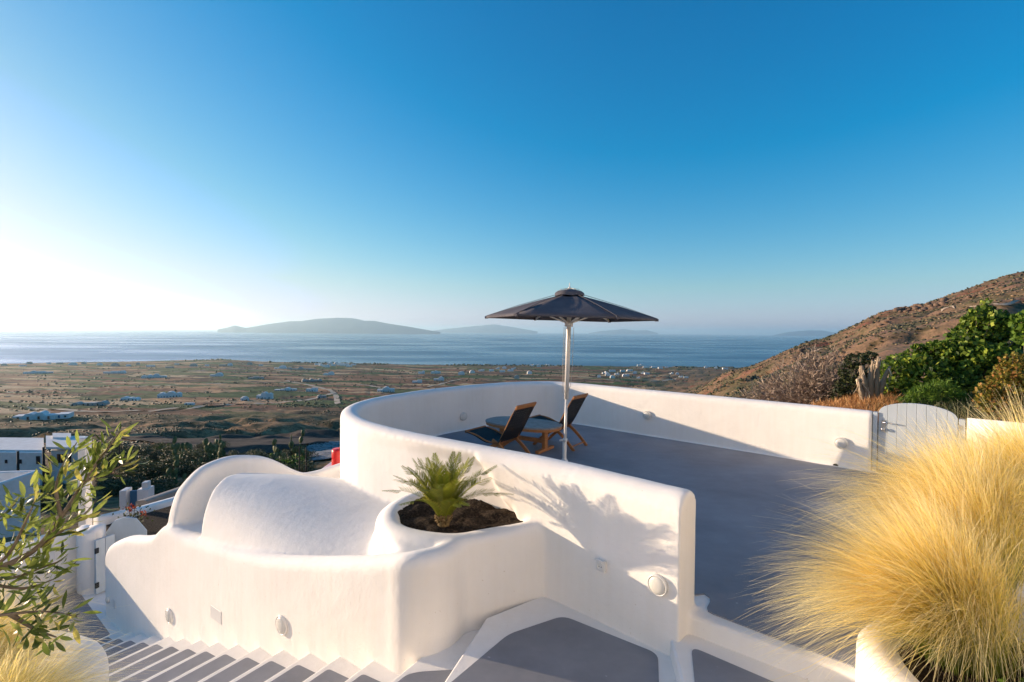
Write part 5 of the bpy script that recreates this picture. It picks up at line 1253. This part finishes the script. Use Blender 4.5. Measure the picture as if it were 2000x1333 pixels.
def frond(az, spread, hgt, droop, ln_, sd_, tipdry):
    rg = np.random.default_rng(sd_); n = 54; V = []; f = []; T = []; r = []
    pts = []
    for i in range(n+1):
        s = i/n; hr = .03+spread*(.75*s**2.1+.25*s); zz = .0+hgt*.99*s*(1-droop*s**2.4)
        pts.append(np.array([math.cos(az)*hr, math.sin(az)*hr, zz]))
    side = np.array([-math.sin(az), math.cos(az), 0]); rv = rg.uniform()
    for i in range(n):
        p, q = pts[i], pts[i+1]; w_ = .006*(1-i/n*.7); i0 = len(V); V += [p-side*w_, p+side*w_, q+side*w_, q-side*w_]; f.append((i0, i0+1, i0+2, i0+3)); T += [.3]*4; r += [rv]*4
    for i in range(9, n+1):
        s = (i-9)/(n-9); p = pts[i]; d = pts[i]-pts[i-1]; d /= np.linalg.norm(d); upv = np.cross(side, d); upv = upv if upv[2] > 0 or i > n*.8 else -upv
        L2 = ln_*(math.sin(math.pi*(.16+.80*s))**.75)*rg.uniform(.9, 1.1)
        for sg in (-1, 1):
            dv = side*sg*.85+d*(.50+.5*s)+upv*.42+rg.normal(size=3)*.035; dv /= np.linalg.norm(dv); wv_ = np.cross(dv, upv); wv_ /= np.linalg.norm(wv_); w_ = .0036
            mid = p+dv*L2*.55; e2 = p+dv*L2+upv*-.006; i0 = len(V)
            V += [p-wv_*w_*.6, p+wv_*w_*.6, mid+wv_*w_, mid-wv_*w_, e2, e2+wv_*.0008]; f += [(i0, i0+1, i0+2, i0+3), (i0+3, i0+2, i0+5, i0+4)]
            dry = tipdry*(.3+.7*s); T += [.15, .15, .45+dry*.3, .45+dry*.3, .7+dry*.4, .7+dry*.4]; r += [rv*.6+rg.uniform()*.4]*6
    return V, f, T, r
specs = []
for k in range(36):
    ring = k % 3; az = k*2.399+.3
    sp2, hg, dr = [(.20, .58, .04), (.38, .55, .16), (.50, .47, .36)][ring]
    specs.append((az+rg.normal()*.1, sp2*rg.uniform(.88, 1.12), hg*rg.uniform(.9, 1.06), dr*rg.uniform(.7, 1.2), .105*rg.uniform(.85, 1.1), 200+k, .9 if ring == 2 and math.cos(az) < .2 else rg.uniform(0, .5)))
for sp2 in specs:
    V_, f_, T_, r_2 = frond(*sp2); npmesh('frond', V_, f_, palml, PX, attrs={'t': T_, 'rnd': r_2})

# ------------------------------------------------------------ feather grass clumps
stipa = leafmat('feather_grass', [(0, (.12, .17, .03)), (.25, (.27, .31, .05)), (.42, (.70, .61, .13)), (.7, (.96, .78, .27)), (1, (.98, .88, .55))], .5, .55, attr='t', var=.36)
def grass_clump(name, loc, n, hgt, spread, lean, label, seed, w0=.0011, aniso=(1.25, .32, .30, .55), group='feather grass clumps', base_r=.09, parent=None):
    rg = np.random.default_rng(seed); ns = 9; a = rg.uniform(0, 2*math.pi, n); q = rg.uniform(size=n)**.55
    hh = hgt*(1-.35*q**2)*rg.uniform(.62, 1.16, n); sp2 = spread*q*rg.uniform(.75, 1.2, n)
    # strands come in tufts that bend together
    nt_ = max(40, n//38); ta = rg.uniform(0, 2*math.pi, nt_); tq = rg.uniform(size=nt_)**.5; ti = rg.integers(nt_, size=n); mixf = .82
    a = np.where(rg.uniform(size=n) < mixf, ta[ti]+rg.normal(size=n)*.10, a); q2 = np.where(rg.uniform(size=n) < mixf, np.clip(tq[ti]+rg.normal(size=n)*.07, 0, 1), q); sp2 = spread*q2*rg.uniform(.8, 1.15, n)
    dl_, dr_, dn_, df_ = aniso; kx_ = np.where(np.cos(a) < 0, dl_, dr_); ky_ = np.where(np.sin(a) < 0, dn_, df_)
    bx = rg.normal(size=n)*base_r*.6+np.cos(a)*base_r*q2; by = rg.normal(size=n)*base_r*.5+np.sin(a)*base_r*q2
    s = np.linspace(0, 1, ns)[None]; curl = rg.uniform(1.5, 2.4, n)[:, None]
    hor_ = sp2[:, None]*(.25*s+.75*s**curl); drop = (sp2/spread)[:, None]*hgt*.42*s**3.2*rg.uniform(.5, 1.6, n)[:, None]
    X_ = bx[:, None]+(np.cos(a)*kx_)[:, None]*hor_+lean[0]*s**1.7*(.5+.6*rg.uniform(size=(n, 1))); Y_ = by[:, None]+(np.sin(a)*ky_)[:, None]*hor_+lean[1]*s**1.7; Z_ = hh[:, None]*(s*1.06-.06*s**2)-drop
    wob = np.sin(s*8+(ti[:, None]*1.7)+rg.uniform(0, 1.2, (n, 1)))*.016*s; X_ = X_+wob; Y_ = Y_+wob*rg.choice([-1, 1], (n, 1)); Z_ = np.maximum(Z_, -.02+.0*s)
    # kink at the awn
    kx = rg.normal(size=(n, 1))*.025*np.clip(s-.75, 0, 1)*4; X_ = X_+kx; Z_ = Z_+np.abs(kx)*.4
    C_ = np.stack([X_, Y_, Z_], -1); sd2 = rg.normal(size=(n, 1, 3)); sd2[:, :, 2] *= .2; sd2 /= np.linalg.norm(sd2, axis=2, keepdims=True)
    wd3 = (w0*rg.uniform(.6, 1.5, n)[:, None]*(1.25-1.05*s**1.5))[:, :, None]
    V = np.stack([C_-sd2*wd3, C_+sd2*wd3], 2).reshape(-1, 3)
    i, j = np.meshgrid(np.arange(n), np.arange(ns-1), indexing='ij'); b = (i*ns+j)*2; f = np.stack([b, b+1, b+3, b+2], -1).reshape(-1, 4)
    green = rg.uniform(size=n)**2; t = np.clip(s*1.05-.22*green[:, None]+(.10*rg.uniform(size=(n, 1))), 0, 1); T = np.repeat(t.reshape(-1), 2); r = np.repeat(rg.uniform(size=n), ns*2)
    tr = empty(name, tuple(loc), 0, label, 'grass', group)
    o = npmesh('blades', V, f, stipa, tr, attrs={'t': T, 'rnd': r}); o['kind'] = 'stuff'
    return tr
# planters on the right: low kerb, then a step up
c00 = np.array([2.02, 2.80]); q0_ = at(1691, 1326, -1.95)[:2]
lowp = catmull([(1.92, .6), (1.93, 1.6), (1.96, 2.3), (2.06, 2.66), (2.26, 2.82), (2.9, 3.05), (3.3, 3.2)], 6)
Vp, Fp = remesh([MB().sweep(lowp, .10, .10, -1.70, -2.3, .07)], 'kerb', .02, 6, .001)
kerb = npmesh('planter_wall', Vp, Fp, plaster, smooth=True); tag(kerb, 'low rounded white planter wall under the big feather grass clump', 'planter')
upp = catmull([(5.2, 5.0), (4.2, 4.25), (3.35, 3.55), (2.98, 3.15), (2.92, 2.9), (3.2, 2.6), (3.5, 2.2), (3.7, 1.4)], 6)
Vp, Fp = remesh([MB().sweep(upp, .11, .11, -1.44, -2.3, .07)], 'kerb2', .022, 6, .001)
kerb = npmesh('planter_wall', Vp, Fp, plaster, smooth=True); tag(kerb, 'higher white planter wall behind the big feather grass clump', 'planter')
soil_patch('soil', [(2.0, .6), (2.02, 2.3), (2.15, 2.62), (2.4, 2.78), (2.95, 2.95), (3.2, 2.6), (3.5, 2.2), (3.7, .6)], -1.76, .03, .03)
soil_patch('soil', [(3.0, 3.1), (3.3, 2.6), (3.7, 2.2), (5.6, 2.2), (6.3, 4.6), (5.2, 4.95), (4.2, 4.2), (3.3, 3.5)], -1.49, .03, .05)
grass_clump('feather_grass', (2.44, 2.60, -1.76), 11500, .93, .66, (-.28, .03), 'huge golden feather grass clump drooping over the terrace floor, nearest and lowest', 301, .0013, (1.08, .6, .40, .55))
grass_clump('feather_grass', (3.18, 3.25, -1.48), 9500, .92, .66, (-.28, .03), 'tall golden feather grass clump behind the nearest one, reaching the arched gate', 302, .0014, (1.25, .6, .8, .55))
grass_clump('feather_grass', (2.86, 2.92, -1.62), 6500, .98, .55, (-.26, .03), 'upright golden feather grass clump filling the gap between the two largest clumps', 306, .0013, (1.0, .7, .3, .5))
grass_clump('feather_grass', (4.55, 4.25, -1.48), 5000, .74, .55, (-.22, .03), 'golden feather grass clump farthest back beside the arched gate', 303, .0017)
grass_clump('feather_grass', (3.85, 3.45, -1.48), 7500, 1.06, .60, (-.22, .03), 'golden feather grass clump at the right edge behind the nearest one', 304, .0015, (1.25, .6, .6, .55))
grass_clump('feather_grass', (2.95, 2.45, -1.76), 700, .50, .40, (.06, -.02), 'thin sparse feather grass at the right edge beside the nearest clump', 305, .0010, (1, 1, .6, .6))
# small weeds and dead blades on the soil
rg = np.random.default_rng(8); t = empty('weed', (2.62, 2.32, -1.75), 0, 'small green weed on the soil at the foot of the big feather grass', 'weed')
V, f, r = leafquads(rg.normal(size=(70, 3))*np.array([.10, .07, .012])+np.array([0, 0, .03]), .035, .02, rg, .2); npmesh('leaves', V, f, brightl, t, attrs={'rnd': r})
t = empty('flower', (2.42, 2.24, -1.73), 0, 'tiny red flower on the soil beneath the big feather grass', 'flower')
redm_ = mat('red_petal', (.60, .03, .01), .6); V, f, r = leafquads(rg.normal(size=(10, 3))*.008+np.array([0, 0, .03]), .025, .018, rg); npmesh('petals', V, f, redm_, t); MB().tube([(0, 0, -.05), (0, 0, .03)], .002, 5).build('stem', brightl, t)

# left planter with feather grass and the olive tree
lp = catmull([(-5.2, 3.0), (-4.0, 3.0), (-2.75, 2.78), (-2.42, 2.62), (-2.30, 2.32), (-2.32, 1.9), (-2.5, .6)], 6)
Vp, Fp = remesh([MB().sweep(lp, .17, .17, -1.80, -5.0, .12)], 'lobe', .022, 10, .001)
kerb = npmesh('planter_wall', Vp, Fp, plaster, smooth=True); tag(kerb, 'rounded white planter wall at the lower left beside the stairs', 'planter')
soil_patch('soil', [(-5.2, 2.9), (-3.0, 2.7), (-2.5, 2.4), (-2.5, .6), (-5.2, .6)], -1.92, .03, .05)
grass_clump('feather_grass', (-2.22, 1.98, -1.80), 5500, .46, .40, (.06, .0), 'golden feather grass clump on the rounded planter at the lower left', 311, .0010, (1, 1.1, .8, .8))
grass_clump('feather_grass', (-2.85, 2.42, -1.9), 5000, .62, .45, (.16, .0), 'pale feather grass clump at the left edge under the olive branches', 312, .0011, (1, 1.1, .8, .8))

# ------------------------------------------------------------ olive tree branches reaching in from the left
oleaf = leafmat('olive_leaves', [(0, (.07, .11, .025)), (.45, (.17, .23, .04)), (.8, (.30, .36, .08)), (1, (.36, .33, .08))], .45, .4, var=.25, spec=.5)
otree = empty('olive_tree', (-2.5, 1.15, -1.92), 0, 'olive tree reaching leafy branches into the left edge of the view', 'tree')
OB = np.array([-2.5, 1.15, -1.92]); W2L = lambda p: tuple(np.array(p)-OB)
MB().tube(catmull([(0, 0, -.2), (.03, .02, .3), (-.05, .05, .7), (.0, .05, 1.0)], 4), [.07-.003*i for i in range(13)], 10).build('trunk', barkm, otree, smooth=True)
BR = [ # pixel paths (u, v, depth) of the visible branches
 [(-260, 1190, 1.35), (-60, 1130, 1.45), (60, 1080, 1.55), (120, 1010, 1.6), (165, 940, 1.65), (200, 890, 1.7), (236, 842, 1.75)],
 [(60, 1080, 1.55), (110, 1045, 1.6), (160, 1010, 1.65), (190, 975, 1.7)],
 [(120, 1010, 1.6), (110, 960, 1.6), (120, 915, 1.62), (150, 865, 1.65)],
 [(165, 940, 1.65), (205, 925, 1.7), (250, 905, 1.72)],
 [(-60, 1130, 1.45), (10, 1090, 1.5), (50, 1020, 1.5), (75, 960, 1.5)],
 [(-200, 1060, 1.4), (-60, 1040, 1.5), (0, 1010, 1.5), (30, 985, 1.5)],
 [(-260, 1250, 1.2), (-80, 1215, 1.3), (20, 1200, 1.35), (90, 1195, 1.4), (150, 1205, 1.4)],
 [(20, 1200, 1.35), (70, 1230, 1.4), (110, 1245, 1.4)],
 [(-60, 1130, 1.45), (40, 1150, 1.5), (110, 1130, 1.55)],
 [(-60, 1130, 1.45), (20, 1130, 1.5), (80, 1110, 1.55), (120, 1095, 1.55)],
]
rg = np.random.default_rng(23); C_l, D_l = [], []
for bi, br in enumerate(BR):
    P_ = catmull([W2L(aty(u, v, y)) for u, v, y in br], 6); n = len(P_)
    r0 = .012 if bi == 0 else .007
    MB().tube(P_, [max(.0018, r0*(1-.85*i/n)) for i in range(n)], 6).build('branch', barkm, otree, smooth=True)
    Ls = np.linalg.norm(np.diff(P_, axis=0), axis=1).sum(); nl = int(Ls/.0044)
    for k in range(nl):
        t = rg.uniform(.12, 1); i = min(int(t*(n-1)), n-2); p = P_[i]+(P_[i+1]-P_[i])*(t*(n-1)-i); d = P_[i+1]-P_[i]; d /= np.linalg.norm(d)
        # short side twig carrying the leaf
        off = rg.normal(size=3); off -= d*np.dot(off, d); off /= np.linalg.norm(off); rr2 = rg.uniform(0, .06)*(1-.6*t)+.004
        C_l.append(p+off*rr2+d*rg.normal()*.01); D_l.append(d*.7+off*.9+np.array([0, 0, .25]))
MB().tube([W2L(aty(-260, 1190, 1.35)), (0, .05, .9)], .014, 7).build('branch', barkm, otree, smooth=True)
MB().tube([W2L(aty(-260, 1250, 1.2)), (0, .05, .8)], .012, 7).build('branch', barkm, otree, smooth=True)
MB().tube([W2L(aty(-200, 1060, 1.4)), (0, .05, .95)], .012, 7).build('branch', barkm, otree, smooth=True)
MB().tube([W2L(aty(-120, 1340, 1.1)), (0, .03, .6)], .010, 7).build('branch', barkm, otree, smooth=True)
def leafmesh(curl, rv):
    V = []; prof = [(0, .0), (.12, .35), (.35, .92), (.6, 1.0), (.82, .62), (1, .02)]
    for s, w_ in prof: z = curl*math.sin(s*2.2); V += [(s, -w_*.11, z+.03*w_), (s, 0, z), (s, w_*.11, z+.03*w_)]
    f = [(3*i+k, 3*i+k+1, 3*i+k+4, 3*i+k+3) for i in range(5) for k in (0, 1)]
    return np.array(V), f
protoL = []
for k in range(7):
    V_, f_ = leafmesh([.10, -.12, .22, 0, -.2, .05, .15][k], 0); o = npmesh('tmpleaf', V_, f_, oleaf, smooth=True, attrs={'rnd': np.full(len(V_), k/6.)}); protoL.append(o.data); bpy.data.objects.remove(o)
C_l = np.array(C_l); D_l = np.array(D_l); order = np.argsort(-C_l[:, 0]*1.0); Vs, Fs2, Rs = [], [], []
for q_, k in enumerate(order):
    d = D_l[k]+rg.normal(size=3)*.55; d /= np.linalg.norm(d); sd3 = np.cross(d, rg.normal(size=3)*.7+np.array([0, 0, 1.])); sd3 /= np.linalg.norm(sd3); u3 = np.cross(d, sd3)
    ln3 = rg.uniform(.036, .066); Mx = np.array([d*ln3, sd3*ln3*rg.uniform(.85, 1.25), u3*ln3]).T
    if q_ < 290:
        o = bpy.data.objects.new('leaf', protoL[int(rg.integers(7))]); COL.objects.link(o); o.parent = otree
        M4 = Matrix([list(Mx[0])+[C_l[k][0]], list(Mx[1])+[C_l[k][1]], list(Mx[2])+[C_l[k][2]], [0, 0, 0, 1]]); o.matrix_local = M4
    else:
        V_, f_ = leafmesh(rg.uniform(-.2, .2), 0); n0 = len(Vs)*18; Vs.append(V_@Mx.T+C_l[k]); Fs2 += [tuple(i+n0 for i in ff) for ff in f_]; Rs += [rg.uniform()]*18
o = npmesh('foliage', np.concatenate(Vs), Fs2, oleaf, otree, smooth=True, attrs={'rnd': Rs}); o['kind'] = 'stuff'
print('olive leaves', len(C_l))
# red flowers on the garden wall
p = aty(258, 1003, 8.9); t = empty('flowering_bush', tuple(p), 0, 'small rose bush with red blossoms leaning over the white garden wall', 'plant')
rosem = leafmat('rose_petals', [(0, (.30, .03, .015)), (1, (.50, .12, .04))], .2)
C2 = rg.normal(size=(120, 3))*np.array([.13, .1, .10])+np.array([0.02, 0, -.05]); V, f, r = leafquads(C2, .06, .035, rg); npmesh('foliage', V, f, olivel, t, attrs={'rnd': r})
for cx_, cz_ in ((-.06, .10), (.0, .13), (.05, .11), (-.02, .06), (.17, .02), (.22, -.02)):
    C2 = rg.normal(size=(16, 3))*.018+np.array([cx_, 0, cz_]); V, f, r = leafquads(C2, .035, .03, rg); npmesh('blossom', V, f, rosem, t, attrs={'rnd': r})
m = MB()
for cx_, cz_ in ((-.06, .10), (.05, .11), (.2, 0)): m.tube([(0, 0, -.5), (cx_*.6, 0, -.1), (cx_, 0, cz_)], .006, 5)
m.build('stem', barkm, t)
